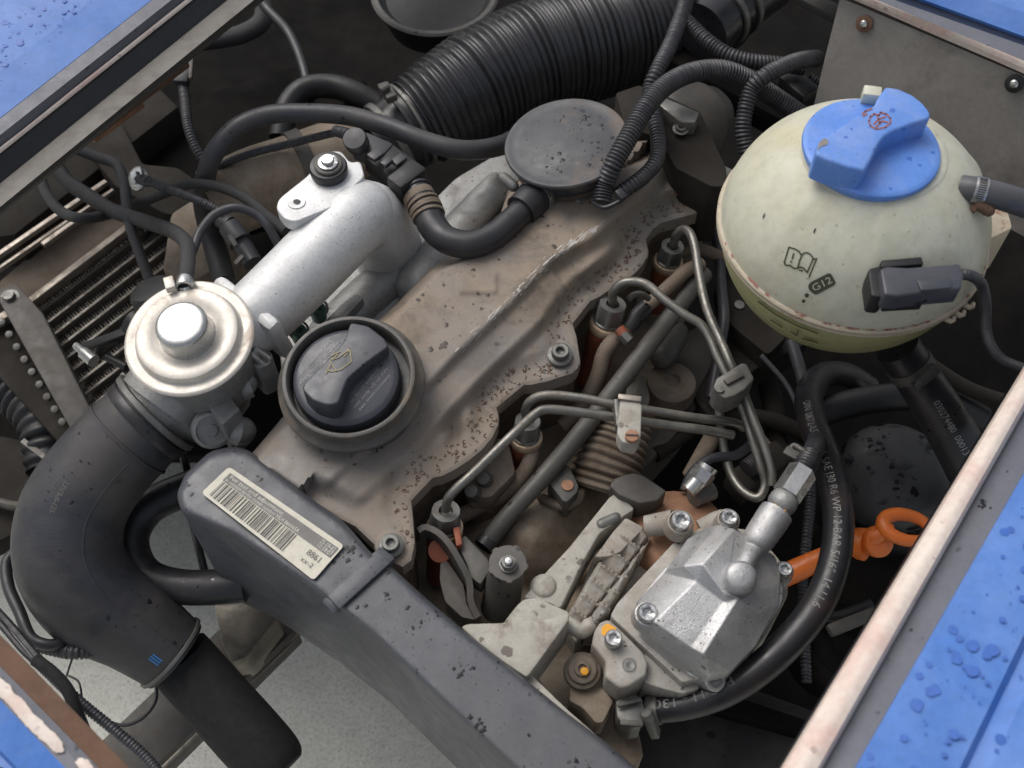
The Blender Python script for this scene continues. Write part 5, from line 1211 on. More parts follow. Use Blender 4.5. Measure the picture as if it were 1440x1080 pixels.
tube_text(fp, txt, s0, .0074, 'print', m_white, fh, side=-.05, squash=(s1-s0)/(wid*.0074))
ring_band(fh, P_f, .985, 12, 18.5*S(905, 999, -4), 1.12, m_nut, 'clamp', n=30, screw=(radians(120), 12))
s2_ = min((q for q in fp if q[2] > .7*tot), key=lambda q: abs(720+F*((q[0]-CAM).x)/(q[0]-CAM).dot(FWD)-1035))[2]
tube_text(fp, 'P C H - 130R6 FUEL', s2_, .0078, 'print', m_white, fh, side=-.35, squash=1.35)
fc = thing('hose_clamp', 'dirty grey spring clamp where the fuel hose meets the pump', 'clamp', 885, 998, -6)
b = MB(); b.prism(rnd([(866, 985), (884, 974), (902, 980), (908, 1000), (902, 1022), (886, 1024), (868, 1010)], 4), -2.6, -5, .001); b.build('clamp_body', m_nut, fc)
b = MB(); b.bar((868, 992, -2.2), (902, 984, -2.2), 6, 6, .0005); b.bar((872, 1016, -2.4), (904, 1018, -2.4), 8, 6, .0005); b.build('clamp_ear', m_rail, fc)
# ================================================================== injectors and steel lines
def injector(x, y, z, bx, by, bz, label, red=True, r=19, mat=None):
    t = thing('injector', label, 'injector', bx, by, bz, group='fuel injectors along the valve cover'); r = r*1.15
    A = W(x, y, z); B = W(bx, by, bz); ax = (A-B).normalized(); u = S(x, y, z)
    b = MB(); b.lathe(A, ax, [(r*.9, -r*1.75), (r, -r*1.4), (r, -r*1.35, 'hex'), (r, -r*.2, 'hex'), (r*.86, 0), (r*.45, 0), (r*.42, -r*.4), (.01, -r*.4)], u, 48, rot=.3); b.build('union_nut', mat or m_nut, t)
    b = MB(); b.lathe(A, ax, [(r*.9, -r*1.55), (r*1.12, -r*1.6), (r*1.16, -r*1.7), (r*1.16, -r*2.1), (r*1.05, -r*2.3)], u, 36); b.build('collar_ring', m_brass if red else m_nut, t)
    b = MB(); b.lathe(A, ax, [(r*1.08, -r*2.0), (r*1.1, -r*3.4), (r*1.0, -r*3.6), (r*1.0, -r*7)], u, 32); b.build('injector_body', m_copper, t)
    return t
injector(862, 427, -.4, 834, 520, -7, 'injector with a brass ring under its grey nut, second from the far end')
injector(946, 346, -1.0, 925, 420, -7, 'injector furthest from the belt cover, close to the coolant tank', r=16)
injector(742, 592, -1.6, 735, 660, -7, 'injector half hidden under two steel lines, third from the far end', r=18)
injector(627, 718, -1.2, 622, 790, -7, 'injector with a shiny nut nearest the belt cover', r=20)
def line(pts, r, label, mat=None, n=16): return hose('fuel_line', label, 'fuel line', pts, r, mat or m_steel, n=n)
line([(862, 428, -.6), (862, 412, .8), (874, 399, 1.6), (893, 396, 1.9), (912, 402, 2.0), (935, 422, 1.9), (962, 442, 1.7), (985, 456, 1.5), (998, 476, 1.2), (1008, 500, .9), (1020, 524, .6), (1032, 546, .2), (1046, 580, -.6), (1058, 618, -1.2), (1070, 655, -1.8), (1076, 680, -2.4), (1066, 700, -2.8), (1044, 690, -3), (1027, 664, -3), (1017, 625, -2.4), (1012, 585, -1.2), (1013, 556, -.4)], 6.6, 'steel line from the brass ringed injector through the clamp into a long loop')
line([(947, 345, -1), (951, 331, .4), (960, 323, 1.2), (970, 328, 1.6), (977, 348, 1.7), (982, 380, 1.7), (990, 420, 1.7), (999, 448, 1.6), (1012, 476, 1.4), (1026, 508, 1.2), (1040, 538, .7), (1058, 585, .2), (1074, 625, -.4), (1085, 660, -1), (1085, 682, -1.6)], 6.4, 'steel line with worn shiny bends rising from the furthest injector')
line([(741, 590, -1.4), (739, 578, -.6), (745, 565, .2), (760, 557, .7), (785, 556, .9), (825, 561, .9), (870, 570, .7), (930, 580, 0), (980, 588, -.6), (1030, 594, -1.4), (1046, 602, -2)], 6.6, 'upper one of the two parallel steel lines held by the slotted clamp')
line([(627, 716, -1), (630, 702, .2), (641, 688, .8), (670, 661, 1.4), (715, 617, 2.2), (752, 583, 2.4), (768, 576, 2.4), (800, 578, 2.2), (866, 587, 1.6), (930, 597, .6), (985, 604, 0), (1030, 612, -1)], 6.8, 'lower of the two parallel steel lines, running down to the injector nearest the belt cover')
# clamps on the lines
t = thing('line_clamp', 'dull metal block clamping two steel lines between the pump and the tank', 'clamp', 1032, 530, 0)
b = MB(); b.prism(rnd([(1003, 545), (1008, 531), (1026, 521), (1043, 510), (1050, 511), (1061, 532), (1048, 547), (1034, 556), (1020, 560), (1008, 553)], 3), 2.1, .2, .0012, 3); b.build('clamp_block', m_nut, t)
b = MB(); b.bar((1020, 538, 2.25), (1044, 525, 2.25), 10, 5, .0006); b.build('clamp_lug', m_rail, t)
b = MB(); b.lathe(W(1012, 546, 2.3), (0, 0, 1), [(7, -5), (6.5, 0), (.01, .5)], S(1012, 546, 2.3), 14); b.build('clamp_rivet', m_nut, t)
t = thing('line_clamp', 'pale clamp plate with a slotted screw across two parallel steel lines', 'clamp', 885, 590, 1)
b = MB(); b.prism(rnd([(872, 560), (898, 562), (903, 570), (901, 616), (893, 626), (875, 622), (868, 610)], 4), 3.0, 1.8, .001, 3); b.build('clamp_plate', m_brk, t)
b = MB(); b.bar((866, 566, 2.4), (870, 604, 2.4), 8, 22, .001); b.build('clamp_side', m_nut, t)
b = MB(); b.bar((869, 558, 3.1), (902, 562, 3.1), 9, 5, .0006); b.build('clamp_lip', m_edge, t)
b = MB(); b.lathe(W(889, 612, 3.35), (0, 0, 1), [(10, -6), (10, -1), (9, 0), (.01, .4)], S(889, 612, 3.4), 24); sc = b.build('slotted_screw', m_rust, t)
b = MB(); b.bar((880, 611, 3.42), (898, 612, 3.42), 2, 1, 0); b.build('screw_slot', m_ink, sc)
# grey tube and return hoses
rl = hose('return_pipe', 'straight dusty grey tube running diagonally beside the injectors', 'pipe', [(685, 762, -5), (712, 728, -4.2), (760, 675, -3.4), (820, 604, -2.6), (880, 527, -2.2), (935, 455, -2.2), (965, 415, -2.4), (990, 385, -2.8)], 13, m_rail, n=24)
ring_band(rl, [(685, 762, -5), (990, 385, -2.8)], .04, 60, 13*S(700, 740, -4.5), 1.12, m_rub, 'black_sleeve', n=28)
hose('return_hose', 'dusty braided hose from the brass ringed injector towards the furthest one', 'hose', [(880, 466, -2), (893, 446, -1.4), (915, 426, -1.2), (942, 401, -1.2), (966, 380, -1.4), (985, 372, -2)], 9.5, m_braidd, n=18)
hose('rubber_sleeve', 'short black sleeve on the braided hose beside the brass ringed injector', 'hose', [(884, 461, -1.8), (896, 444, -1.3), (908, 432, -1.2)], 11.5, m_rub, n=18)
t = thing('hose_screw', 'small hex screw with a copper washer beside the brass ringed injector', 'screw', 878, 475, -2)
b = MB(); b.tube([(870, 462, -1), (878, 472, -1.2)], 8, n=14); b.build('copper_washer', m_copper, t)
b = MB(); b.tube([(876, 470, -1.1), (885, 480, -1.3)], 8.5, n=6); b.build('screw_head', m_nut, t)
hose('return_hose', 'braided hose bending down from the brass ringed injector behind the grey tube', 'hose', [(872, 472, -2.4), (858, 484, -2.2), (848, 500, -2.6), (842, 524, -3.4), (830, 552, -4.4), (812, 580, -5.4), (790, 600, -6)], 11, m_braidd, n=20)
hose('return_hose', 'brown dusty hose curving down from the injector under the two steel lines', 'hose', [(744, 606, -4), (748, 628, -4), (744, 652, -4.2), (728, 676, -4.8), (698, 700, -5.2), (666, 716, -5.6), (640, 730, -6)], 11.5, m_braidd, n=20)
line([(884, 420, .6), (893, 414, .6), (903, 414, .4), (912, 420, -.2)], 4.5, 'short thin pipe stub right of the brass ringed injector nut', m_rail)
# studs
for k, (x, y) in enumerate(((662, 690), (679, 672))):
    t = thing('stud', '%s of two pale round studs under the lower steel line' % ('lower left' if k == 0 else 'upper right'), 'stud', x, y, -5)
    b = MB(); b.lathe(W(x, y, -2.6), (-.2, -.3, 1), [(12, -30), (11, -6), (9, -1), (5, 0), (.01, .5)], S(x, y, -2.6), 20); b.build('stud_head', m_rail, t)
t = thing('port_casting', 'grey cast port beside the cover flange, above the two studs', 'casting', 690, 660, -8)
b = MB(); b.prism(rnd([(650, 660), (698, 612), (716, 620), (726, 665), (690, 700), (660, 700)], 6), -3.4, -9, .003); b.build('port_body', m_head, t)
# ribbed boot and tab
t = thing('ribbed_boot', 'dusty brown ribbed boot in the middle between the grey tube and the pump', 'boot', 850, 660, -10)
b = MB(); P_r = [(885, 575, -3.6, 38), (872, 610, -4.4, 44), (856, 650, -5.2, 50), (844, 690, -6.2, 50)]
b.tube(P_r, 46, n=48, corr=(10.5, .12), rnd_end=False); b.build('boot_folds', m_ribbr, t, smooth=70)
t = thing('lifting_tab', 'grey square tab with a round brown plug next to the ribbed boot', 'tab', 790, 680, -6)
b = MB(); b.prism(rnd([(770, 676), (793, 651), (800, 654), (814, 683), (812, 692), (798, 706), (792, 705)], 3), -3.6, -6, .0012); b.build('tab_block', m_rail, t)
b = MB(); b.lathe(W(798, 682, -3.5), (0, 0, 1), [(9, -.5), (8.5, .8), (.01, 1)], S(798, 682, -3.5), 20); b.build('tab_plug', m_rust, t)
b = MB(); b.tube([(762, 700, -5.2), (790, 712, -5), (812, 704, -5), (818, 690, -5.4)], 7, n=12, rnd_end=True); b.build('tab_lip', m_head, t)
# lifting eye
t = thing('lifting_eye', 'dark twisted steel eye bracket beside the belt cover', 'bracket', 635, 810, -5)
def ribbon(pts, h, th, b):
    """standing strip: path (px,py,z), height h cm downwards, thickness px"""
    sp = spline(pts, 6); C_ = [W(*p) for p in sp]; u = S(*pts[0]); vs = []; n = len(C_)
    for i, c_ in enumerate(C_):
        t_ = (C_[min(i+1, n-1)]-C_[max(i-1, 0)]); t_.z = 0; t_.normalize(); s_ = Vector((t_.y, -t_.x, 0))*(th*u/2)
        hh = h[0]+(h[1]-h[0])*i/(n-1)
        vs += [c_+s_, c_-s_, c_-s_-Vector((0, 0, hh/100)), c_+s_-Vector((0, 0, hh/100))]
    fs = [[i*4+k, i*4+(k+1) % 4, (i+1)*4+(k+1) % 4, (i+1)*4+k] for i in range(n-1) for k in range(4)]+[[0, 1, 2, 3], [(n-1)*4+k for k in (3, 2, 1, 0)]]
    b.add(vs, fs)
b = MB(); ribbon([(588, 746, -1.2), (598, 741, -1.1), (615, 748, -1.1), (632, 765, -1.2), (650, 795, -1.6), (660, 818, -2), (662, 845, -2.4), (672, 868, -2.8)], (.9, 3.6), 9, b); b.build('eye_strip', m_frame, t, smooth=40)
b = MB(); b.prism(rnd([(620, 782), (630, 790), (652, 822), (656, 850), (670, 872), (650, 868), (626, 846), (618, 815)], 4), -3, -5, .001); b.build('eye_plate', m_frame, t)
b = MB(); b.lathe(W(619, 774, -2.6), (.3, -.5, 1), [(17, -1), (17, 0), (.01, .4)], S(619, 774, -2.6), 24); b.build('eye_hole', m_copper, t)
# spacer stud with washer
t = thing('washer_stud', 'grey cylindrical spacer topped by a wide washer and a bright nut', 'stud', 708, 840, -8)
a_ = W(714, 792, -.6)-W(704, 850, -5)
b = MB(); b.lathe(W(714, 793, -.6), a_, [(26, -4), (25, -12), (27, -50), (29, -110)], S(714, 793, -.6), 40); b.build('spacer', m_rail, t)
b = MB(); b.lathe(W(714, 792, -.5), (0, -.05, 1), [(26.5, -4, 'cog'), (27, 0, 'cog'), (26, 1, 'cog'), (12, 1.5), (.01, 1.5)], S(714, 792, -.5), 60); b.build('washer', m_rail, t)
b = MB(); b.lathe(W(715, 792, -.1), (0, -.05, 1), [(13, -6), (13, -3), (11.5, -2.5, 'hex'), (11, 5, 'hex'), (9.5, 6.5), (6, 6.5)], S(715, 792, -.1), 36); b.build('nut', m_nut, t)
b = MB(); b.lathe(W(715, 791, .1), (0, -.05, 1), [(6, 0), (6, 7), (4.5, 8.5), (.01, 9)], S(715, 791, .1), 18); b.build('stud_tip', m_zinc, t)
t = thing('flat_bracket', 'pale flat link plate between the eye bracket and the washer stud', 'bracket', 680, 770, -4)
b = MB(); b.prism(rnd([(640, 762), (654, 752), (686, 785), (690, 800), (676, 822), (662, 812), (655, 790)], 4), -2.2, -3.6, .001); b.build('link_plate', m_rail, t)
b = MB(); b.prism(rnd([(637, 742), (646, 740), (650, 765), (642, 768)], 2), -1.6, -3, .0008); b.build('copper_tag', m_copper, t)
# ================================================================== brackets before the pump
t = thing('corner_bracket', 'whitish corroded triangular bracket between belt cover and pump', 'bracket', 730, 890, -2)
b = MB(); b.prism(rnd([(648, 881), (658, 877), (700, 876), (767, 871), (801, 862), (800, 872), (745, 948), (740, 952), (700, 925), (672, 903)], 5), .6, -3.0, .0012, 3); b.build('triangle_plate', m_brk, t)
b = MB(); b.prism(rnd([(706, 878), (728, 850), (738, 842), (757, 841), (776, 850), (801, 861), (798, 872), (760, 874)], 5), .2, -2, .0015, 3); b.build('upper_tab', m_brk, t)
b = MB(); b.prism(rnd([(690, 915), (742, 944), (800, 1000), (846, 1040), (838, 1056), (790, 1020), (730, 968)], 4), -.2, -3, .001); b.build('edge_strip', m_brk, t)
b = MB(); b.prism(rnd([(836, 1052), (850, 1046), (895, 1085), (920, 1120), (880, 1120)], 3), -1, -3.5, .001); b.build('lower_strip', m_brk, t)
b = MB(); b.tube([(852, 1072, -.2, 9), (846, 1088, -.6, 8)], 9, n=14, rnd_end=True); b.build('strip_bolt', m_nut, t)
t = thing('diagonal_brace', 'long dirty white wedge shaped brace with dark stains, left of the pump', 'bracket', 820, 780, -5)
b = MB(); b.prism(rnd([(858, 698), (866, 694), (884, 706), (893, 716), (880, 724), (843, 750), (820, 790), (788, 856), (770, 848), (736, 840), (758, 815), (800, 770)], 5), -1.8, -4.5, .0015, 3); b.build('brace_plate', m_brk, t)
b = MB(); b.lathe(W(765, 822, -1.6), (0, 0, 1), [(20, -10), (17, -2), (13, 1), (.01, 2)], S(765, 822, -1.6), 24); b.build('brace_boss', m_brk, t)
b = MB(); b.tube([(846, 738, -2, 9), (866, 728, -2, 8)], 9, n=14, rnd_end=True); b.build('brace_lug', m_nut, t)
t = thing('front_tab', 'dark grey rounded plate above the rust brown pump dome', 'bracket', 890, 690, -4)
b = MB(); b.prism(rnd([(857, 683), (864, 672), (890, 664), (905, 668), (938, 690), (925, 704), (900, 708), (870, 696)], 4), -1.2, -3.6, .0015, 3); b.build('tab_plate', m_frame, t)
for k, (x, y) in enumerate(((787, 773), (800, 763), (809, 756))):
    pass
b = MB()
for (x, y, rx) in ((785, 772, 5), (799, 763, 4), (809, 755, 4)): b.lathe(W(x, y, -6.2), (0, 0, 1), [(rx, 0), (rx*.9, .5), (.01, .6)], S(x, y, -6), 14)
# ================================================================== injection pump
ip = thing('injection_pump', 'cast aluminium diesel injection pump with torx bolts and a bright faceted head', 'pump', 960, 880, -12)
# rear body with cooling ribs
b = MB(); b.prism(rnd([(835, 785), (880, 730), (905, 742), (960, 716), (1010, 745), (960, 800), (880, 870), (850, 860), (810, 905), (795, 880)], 5), -3.6, -14, .002); b.build('rear_body', m_pumpd, ip)
b = MB(); b.prism(rnd([(836, 784), (862, 748), (880, 728), (906, 742), (872, 776), (858, 782)], 3), -1.6, -4, .0015, 3); b.build('top_block', m_pumpd, ip)
def zrib(px, py, d):
    t_ = (px-800)*.6-(py-875)*.8; s_ = (px-800)*.8+(py-875)*.6
    ft = ((t_+(6 if s_ < 19 else 0))/25) % 1
    z = -2.2+.75*ft+.10*min(1, max(0, (ft-.80)/.06))
    z += .55*min(1, max(0, (s_-18)/3))
    z -= .5*exp(-((s_-19)/2.2)**2)
    return z-.5*(1-sm(0, 4, d))+.05*noise.noise(Vector((px/7, py/7, 9)))
b = MB(); b.relief([(796, 868), (836, 800), (868, 752), (884, 738), (906, 742), (914, 758), (890, 800), (856, 862), (838, 880), (806, 886)], zrib, -5, step=3); b.build('ribbed_casting', m_pumpd, ip, smooth=30)
b = MB(); b.tube([(800, 878, -1.4), (818, 888, -1.4), (828, 880, -1.4)], 11, n=16, rnd_end=True); b.build('rib_foot', m_brk, ip)
b = MB(); b.tube([(908, 740, -1.2, 15), (935, 736, -.8, 17), (950, 732, -.4, 16)], 16, n=26); b.build('bolt_sleeve', m_pumpd, ip)
b = MB(); b.tube([(985, 745, -1.2, 14), (1008, 734, -.9, 15), (1020, 729, -.6, 14)], 14, n=24); b.build('bolt_sleeve', m_pumpd, ip)
# rust brown cap at the rear
b = MB(); b.lathe(W(950, 742, -3.2), (-.1, .25, 1), [(74, -40), (74, -14), (70, -2), (60, 7), (44, 13), (20, 17), (.01, 18)], S(950, 742, -3.2), 50); b.build('rear_dome', m_rust, ip, smooth=60)
b = MB(); b.tube([(968, 690, -1.2, 12), (985, 672, -.8, 14), (996, 655, -.4, 15)], 14, n=24); b.tube([(982, 676, -.8, 17), (992, 662, -.5, 17)], 17, n=6); b.build('rear_union', m_zinc, ip)
b = MB(); b.tube([(1000, 690, -2.6), (975, 700, -2.2)], 14, n=20); b.build('side_union', m_nut, ip)
# flange plate between body and head
FL = rnd([(888, 822), (940, 770), (1000, 735), (1060, 742), (1100, 790), (1108, 830), (1080, 885), (1040, 938), (1000, 955), (972, 950), (900, 880)], 10)
b = MB(); b.prism([(x+2, y+3) for x, y in FL], -2.2, -8, .0015); b.build('rear_flange', m_pumpd, ip)
# sloping side plate
b = MB(); b.prism(rnd([(858, 866), (868, 848), (905, 808), (952, 758), (1000, 735), (1010, 742), (935, 806), (900, 862), (900, 885), (980, 955), (960, 960), (900, 905)], 5), -.6, -6, .002, 3); b.build('side_plate', m_pumpd, ip)
# head with facets
HD = rnd([(896, 866), (903, 840), (934, 802), (958, 780), (980, 757), (1008, 737), (1034, 743), (1052, 762), (1072, 770), (1090, 792), (1098, 812), (1096, 845), (1072, 884), (1050, 918), (1010, 944), (976, 946), (930, 906)], 9, 4)
hx, hy = 1000, 845
b = MB(); b.prism([(hx+(x-hx)*1.045, hy+(y-hy)*1.045+3) for x, y in HD], -.25, -1.2, .0008, 2); b.build('head_lip', m_pump, ip)
def zhead(px, py, d):
    # v runs across (to the lower right), t runs along the highlights (to the upper right)
    v = (px-900)*.62+(py-860)*.785; t_ = (px-900)*.785-(py-860)*.62
    z = 1.0
    hi = sm(62, 72, t_+.12*v)        # upper, higher block starts past the notch
    # lower block profile across v
    def L_(a, b_, x): return min(1, max(0, (x-a)/(b_-a)))
    lowz = .7+1.25*L_(-12, 22, v)-.35*L_(22, 76, v)+.28*L_(76, 92, v)-.6*L_(92, 112, v)-1.2*L_(112, 170, v)
    upz = 1.2+1.5*L_(-34, -8, v)+.25*L_(-8, 12, v)-.55*L_(12, 70, v)-.8*L_(70, 120, v)
    hi = min(1, max(0, (t_+.12*v-60)/9))
    z = lowz*(1-hi)+upz*hi
    z -= .55*sm(12, 0, abs(v-38+(t_-62)*.2))*sm(80, 66, t_)*0
    # valley between block and knob pipe
    z -= .25*exp(-((v-66)/10)**2)*sm(60, 75, t_)
    z += .9*exp(-(((px-1043)/26)**2+((py-815)/26)**2))
    z = z*sm(-2, 10, d)+(-.2)*(1-sm(-2, 10, d))
    return z+.02*noise.noise(Vector((px/10, py/10, 4)))
V_ = {'a': (895, 846, .8), 'b': (933, 807, .9), 'c': (979, 817, 2.4), 'd': (920, 875, 2.3), 'e': (1018, 846, 2.0), 'f': (972, 911, 1.9), 'g': (1037, 842, 2.45), 'h': (989, 920, 2.3), 'i': (1068, 862, 1.6), 'j': (1026, 944, .7), 'k': (996, 952, .6),
      'l': (903, 884, .9), 'm': (952, 928, .7), 'p': (938, 799, 1.2), 'q': (967, 757, 1.2), 'r': (993, 742, 1.2), 's': (960, 796, 2.5), 't': (1010, 737, 2.2), 'u': (988, 793, 3.2), 'w': (1033, 743, 2.9), 'x': (1054, 756, 2.3), 'y': (1052, 778, 2.3),
      'z': (1027, 807, 2.5), 'A': (1020, 838, 2.7), 'B': (1070, 775, 1.7), 'C': (1090, 781, 1.0), 'D': (1098, 808, 1.0), 'E': (1096, 850, .9), 'F': (1064, 906, .8)}
bm = bmesh.new(); vb = {k: bm.verts.new(W(*p)) for k, p in V_.items()}
for fc in ('abcd', 'cefd', 'eghf', 'gijh', 'adl', 'dfml', 'fhkm', 'hjk', 'pqrts', 'stwu', 'uwxyzA', 'bpsc', 'suc', 'uAec', 'Age', 'yxCB', 'zyB', 'zBCD', 'zDEi', 'Azig', 'iEFj'):
    bm.faces.new([vb[c_] for c_ in fc])
lowv = {}
OUT = 'abpqrtwxCDEFjkml'
for c_ in OUT: q = vb[c_].co.copy(); q.z = -.024; lowv[c_] = bm.verts.new(q)
for i_ in range(len(OUT)): a_, c_ = OUT[i_], OUT[(i_+1) % len(OUT)]; bm.faces.new([vb[c_], vb[a_], lowv[a_], lowv[c_]])
bmesh.ops.recalc_face_normals(bm, faces=bm.faces[:]); bm.normal_update()
ed = [e for e in bm.edges if len(e.link_faces) == 2 and e.calc_face_angle(0) > .12]
bmesh.ops.bevel(bm, geom=ed, offset=.0011, segments=3, profile=.5, affect='EDGES', clamp_overlap=True)
b = MB(); b.bm(bm); b.build('pump_head', m_pump, ip, smooth=25)
b = MB(); b.lathe(W(1044, 810, 3.6), (.05, -.25, 1), [(27, -40), (24, -16), (23, -9), (22, -4), (18, -.5), (11, 1.5), (.01, 2)], S(1043, 812, 3.2), 40); b.build('round_boss', m_pump, ip, smooth=60)
b = MB(); b.tube([(1038, 810, 2.6, 14), (1052, 786, 2.4, 13), (1058, 774, 2.0, 15), (1066, 760, 2.1, 22), (1082, 736, 2.3, 24), (1092, 721, 2.4, 24)], 20, n=36); b.build('outlet_spout', m_pump, ip, smooth=60)
b = MB(); b.tube([(1088, 726, 2.4, 17), (1095, 716, 2.5, 17)], 17, n=6); b.build('brass_washer', m_yel, ip)
b = MB(); b.sphere(W(1101, 706, 2.6), 21*S(1101, 706, 2.6)); b.build('banjo_ball', m_alu2, ip)
b = MB(); b.tube([(1106, 697, 2.7, 21), (1129, 662, 2.9, 21)], 21, n=6); b.build('long_nut', m_zinc, ip, smooth=30)
b = MB(); b.tube([(1128, 663, 2.6, 15), (1134, 652, 2.5, 17), (1140, 640, 2.2, 15)], 16, n=24, corr=(6, .12)); b.build('rubber_ring', m_rub, ip)
b = MB(); b.tube([(1122, 640, 2.2, 4), (1112, 636, 2.4, 4), (1116, 626, 2.6, 4), (1130, 634, 2.8, 4), (1144, 640, 2.6, 4)], 4, n=8); b.bar((1104, 632, 2.6), (1126, 644, 2.6), 14, 4, .0006); b.bar((1134, 640, 2.7), (1150, 646, 2.7), 14, 4, .0006); b.build('spring_clamp', m_rail, ip)
b = MB(); b.tube([(1138, 644, 1.8, 14), (1146, 628, .4, 14), (1148, 616, -2, 12)], 15, n=20); b.build('return_stub', m_cond, ip)
for x, y, z, r in ((958, 731, 1.2, 14.5), (1026, 727, 1.0, 12.5), (911, 861, 2.1, 14), (1104, 800, .4, 11)):
    b = MB(); b.lathe(W(x, y, z), (0, -.1, 1), [(r*1.5, -34), (r*1.35, -14), (r*1.25, -8), (r*1.1, -7)], S(x, y, z), 30); b.build('bolt_boss', m_pumpd if y < 760 else m_pump, ip)
    bolt(ip, x, y, z+.15, r, 'torx', axis=(0, -.12, 1), mat=m_zinc)
# lower bracket plate
b = MB(); b.prism(rnd([(832, 906), (836, 886), (844, 874), (856, 870), (872, 884), (904, 916), (912, 931), (909, 950), (884, 966), (872, 968), (851, 952), (852, 930)], 5, 4), -.6, -3, .0018, 3); b.build('mounting_plate', m_pumpd, ip)
b = MB(); b.prism(rnd([(905, 918), (940, 930), (975, 952), (985, 968), (960, 976), (930, 968), (905, 960)], 5), -1.4, -5, .002); b.build('lower_web', m_pumpd, ip)
bolt(ip, 863, 897, .2, 12.5, 'torx', mat=m_zinc)
b = MB(); b.prism(rnd([(846, 882), (854, 876), (868, 884), (862, 890), (850, 894), (846, 892)], 3), -.56, -.7, 0); b.build('yellow_dab', m_yel, ip)
b = MB(); b.lathe(W(886, 936, -.58), (0, 0, 1), [(11, 0), (10, -.5), (9, -.4), (8.5, .3), (5, .6), (4, .1), (.01, .1)], S(886, 936, -.6), 24); b.build('recessed_screw', m_nut, ip)
b = MB(); b.lathe(W(1007, 957, -.4), (.3, -.5, 1), [(17, -20), (16, -2), (14, 0), (10, 0), (9, -6), (.01, -6)], S(1007, 957, -.4), 28); b.build('lower_port', m_pump, ip)
bs = thing('bush_bolt', 'round bush with a yellow filled hex socket, on the brown bracket under the pump', 'bolt', 820, 942, -4)
b = MB(); b.lathe(W(819, 941, -2.0), (-.05, -.1, 1), [(27, -14), (26, -7), (24, -6), (21, -5.5), (20, 0), (18.5, 1), (12, 1.2), (11, 5), (9, 6), (6, 6), (5.5, 2, 'hex'), (.01, 2)], S(819, 941, -2), 44); b.build('bush', m_head, bs)
b = MB(); b.lathe(W(822, 944, -1.7), (0, -.1, 1), [(6, 0), (5, 1.5), (.01, 2)], S(822, 944, -1.6), 16); b.build('yellow_dab', m_yel, bs)
t = thing('brown_tab', 'dusty brown angled tab below the yellow marked bush', 'bracket', 840, 990, -5)
b = MB(); b.prism(rnd([(802, 962), (818, 966), (848, 966), (863, 986), (848, 1016), (838, 1017), (820, 996), (800, 985)], 4), -3.0, -5.5, .0012); b.build('tab_plate', m_block, t)
# hidden depth behind the pump: connector plug
t = thing('plug_connector', 'small dusty plug connector inside the steel loops above the pump', 'connector', 990, 640, -5)
b = MB(); b.tube([(965, 665, -3, 5), (978, 650, -2.8, 9), (990, 635, -2.6, 12), (1000, 618, -2.4, 12)], 10, n=14, rnd_end=True); b.build('plug_body', m_ribbr, t)
hose('thin_hose', 'thin grey hose curving between the steel loops above the pump', 'hose', [(962, 690, -3), (975, 664, -2.6), (1000, 645, -2.4), (1035, 640, -2.6), (1056, 625, -3)], 7, m_cond, n=14)
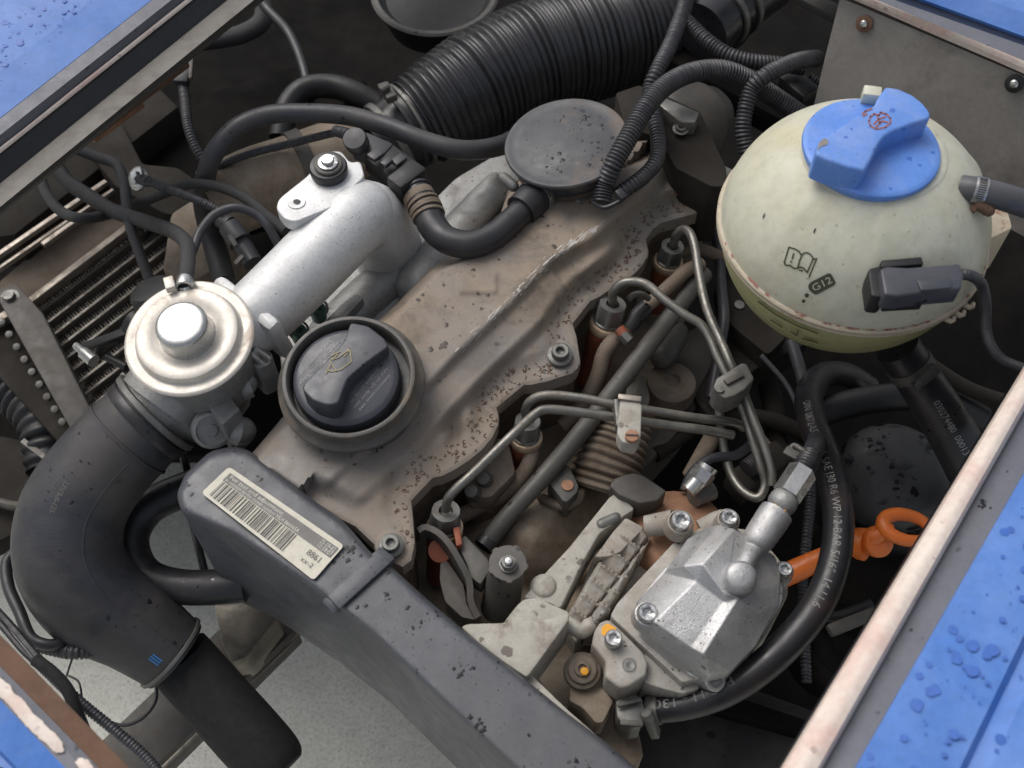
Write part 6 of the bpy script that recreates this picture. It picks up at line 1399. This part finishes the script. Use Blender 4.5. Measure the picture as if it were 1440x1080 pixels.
# ================================================================== water on the paintwork
def strip_plane(l0, l1):
    A, B, C_ = W(*l0[0]), W(*l0[1]), W(*l1[0]); n_ = (B-A).cross(C_-A).normalized(); n_ = n_ if n_.z > 0 else -n_
    return on_plane(A, n_, .0001), n_
for o in list(COL.objects):
    if o.name.startswith('car_wing'):
        if 'lower right' in o['label']:
            f, n_ = strip_plane(DR(1501, 1203, 12.35), DR(1600, 1350, 12.9)); scatter(o, [(1500, 570), (1440, 700), (1205, 1085), (1330, 1090), (1440, 880)], f, 90, 1.0, 11, m_droppaint, seed=31, h=.006, nrm=n_, power=3.0, ragged=.12, clump=.12)
            f, n_ = strip_plane(DR(1640, 1392, 12.9), DR(1900, 1640, 14.2)); scatter(o, [(1440, 930), (1390, 1085), (1460, 1085)], f, 14, 2, 11, m_droppaint, seed=32, h=.006, nrm=n_, ragged=.15)
            f, n_ = strip_plane(DR(1449, 1155, 11.8), DR(1500, 1203, 12.0)); scatter(o, [(1440, 600), (1440, 660), (1200, 1080), (1160, 1080)], f, 60, .8, 4, m_drop, seed=33, h=.1, nrm=n_)
        elif 'upper left' in o['label']:
            f, n_ = strip_plane(LL(100, 130, 10.1), LL(166, 213, 9.5)); scatter(o, [(0, 100), (130, 0), (205, 0), (0, 160)], f, 60, .8, 4.0, m_droppaint, seed=34, h=.006, nrm=n_, clump=.2)
            f, n_ = strip_plane(LL(20, 30, 10.5), LL(100, 130, 10.1)); scatter(o, [(0, 20), (30, 0), (128, 0), (0, 98)], f, 60, .8, 5.0, m_droppaint, seed=35, h=.006, nrm=n_, clump=.2)
scatter(mt, [(1190, 640), (1220, 600), (1290, 600), (1325, 650), (1320, 700), (1270, 715), (1200, 700)], lambda x, y: (lambda q: q)(W(x, y, -8.5+1.55*max(0, 1-(((x-1262)/84)**2+((y-640)/66)**2)**1.2)+.12)), 46, 1, 7, m_drop, seed=36, h=.1, ragged=.4)
scatter(ld, [(725, 200), (760, 165), (840, 160), (868, 190), (840, 235), (770, 245)], on_plane(W(796, 199, 5.0)+axl.normalized()*.0007, axl, 0), 46, .8, 3.6, m_drop, seed=37, h=.12, nrm=axl)
random.seed(40)

# ================================================================== dim things deep between the lines and the tank
hose('dark_hose', 'dusty dark hose low between the steel loops and the black dome', 'hose', [(1060, 480, -12), (1085, 560, -13), (1100, 640, -14), (1180, 700, -15)], 15, m_bayf, n=16)
hose('dark_hose', 'dusty dark pipe passing low under the line clamp', 'hose', [(920, 640, -10), (1000, 590, -11), (1080, 590, -12), (1150, 620, -13)], 12, m_bayf, n=16)
t = thing('solenoid', 'dim dusty solenoid block low behind the looped steel lines', 'solenoid', 1060, 660, -10)
b = MB(); b.bar((1030, 690, -8), (1100, 640, -8), 40, 40, .003); b.build('solenoid_body', m_bayf, t)
b = MB(); b.tube([(1050, 660, -6.4), (1066, 648, -6.4)], 14, n=18, corr=(5, .15)); b.build('solenoid_nose', m_cond, t)
t = thing('firewall_bracket', 'dim grey bracket with a bolt under the left edge of the coolant tank', 'bracket', 1080, 440, -9)
b = MB(); b.prism(rnd([(1010, 380), (1050, 400), (1110, 470), (1080, 500), (1020, 450)], 8), -7, -10, .002); b.build('bracket_plate', m_bayf, t)
bolt(t, 1040, 428, -6.8, 8, 'hex', mat=m_nut)
hose('thin_hose', 'thin dark hose along the right edge of the bay below the tank', 'hose', [(1290, 500, -6), (1350, 540, -8), (1400, 560, -9), (1450, 570, -9)], 10, m_bayf, n=14)
random.seed(40)
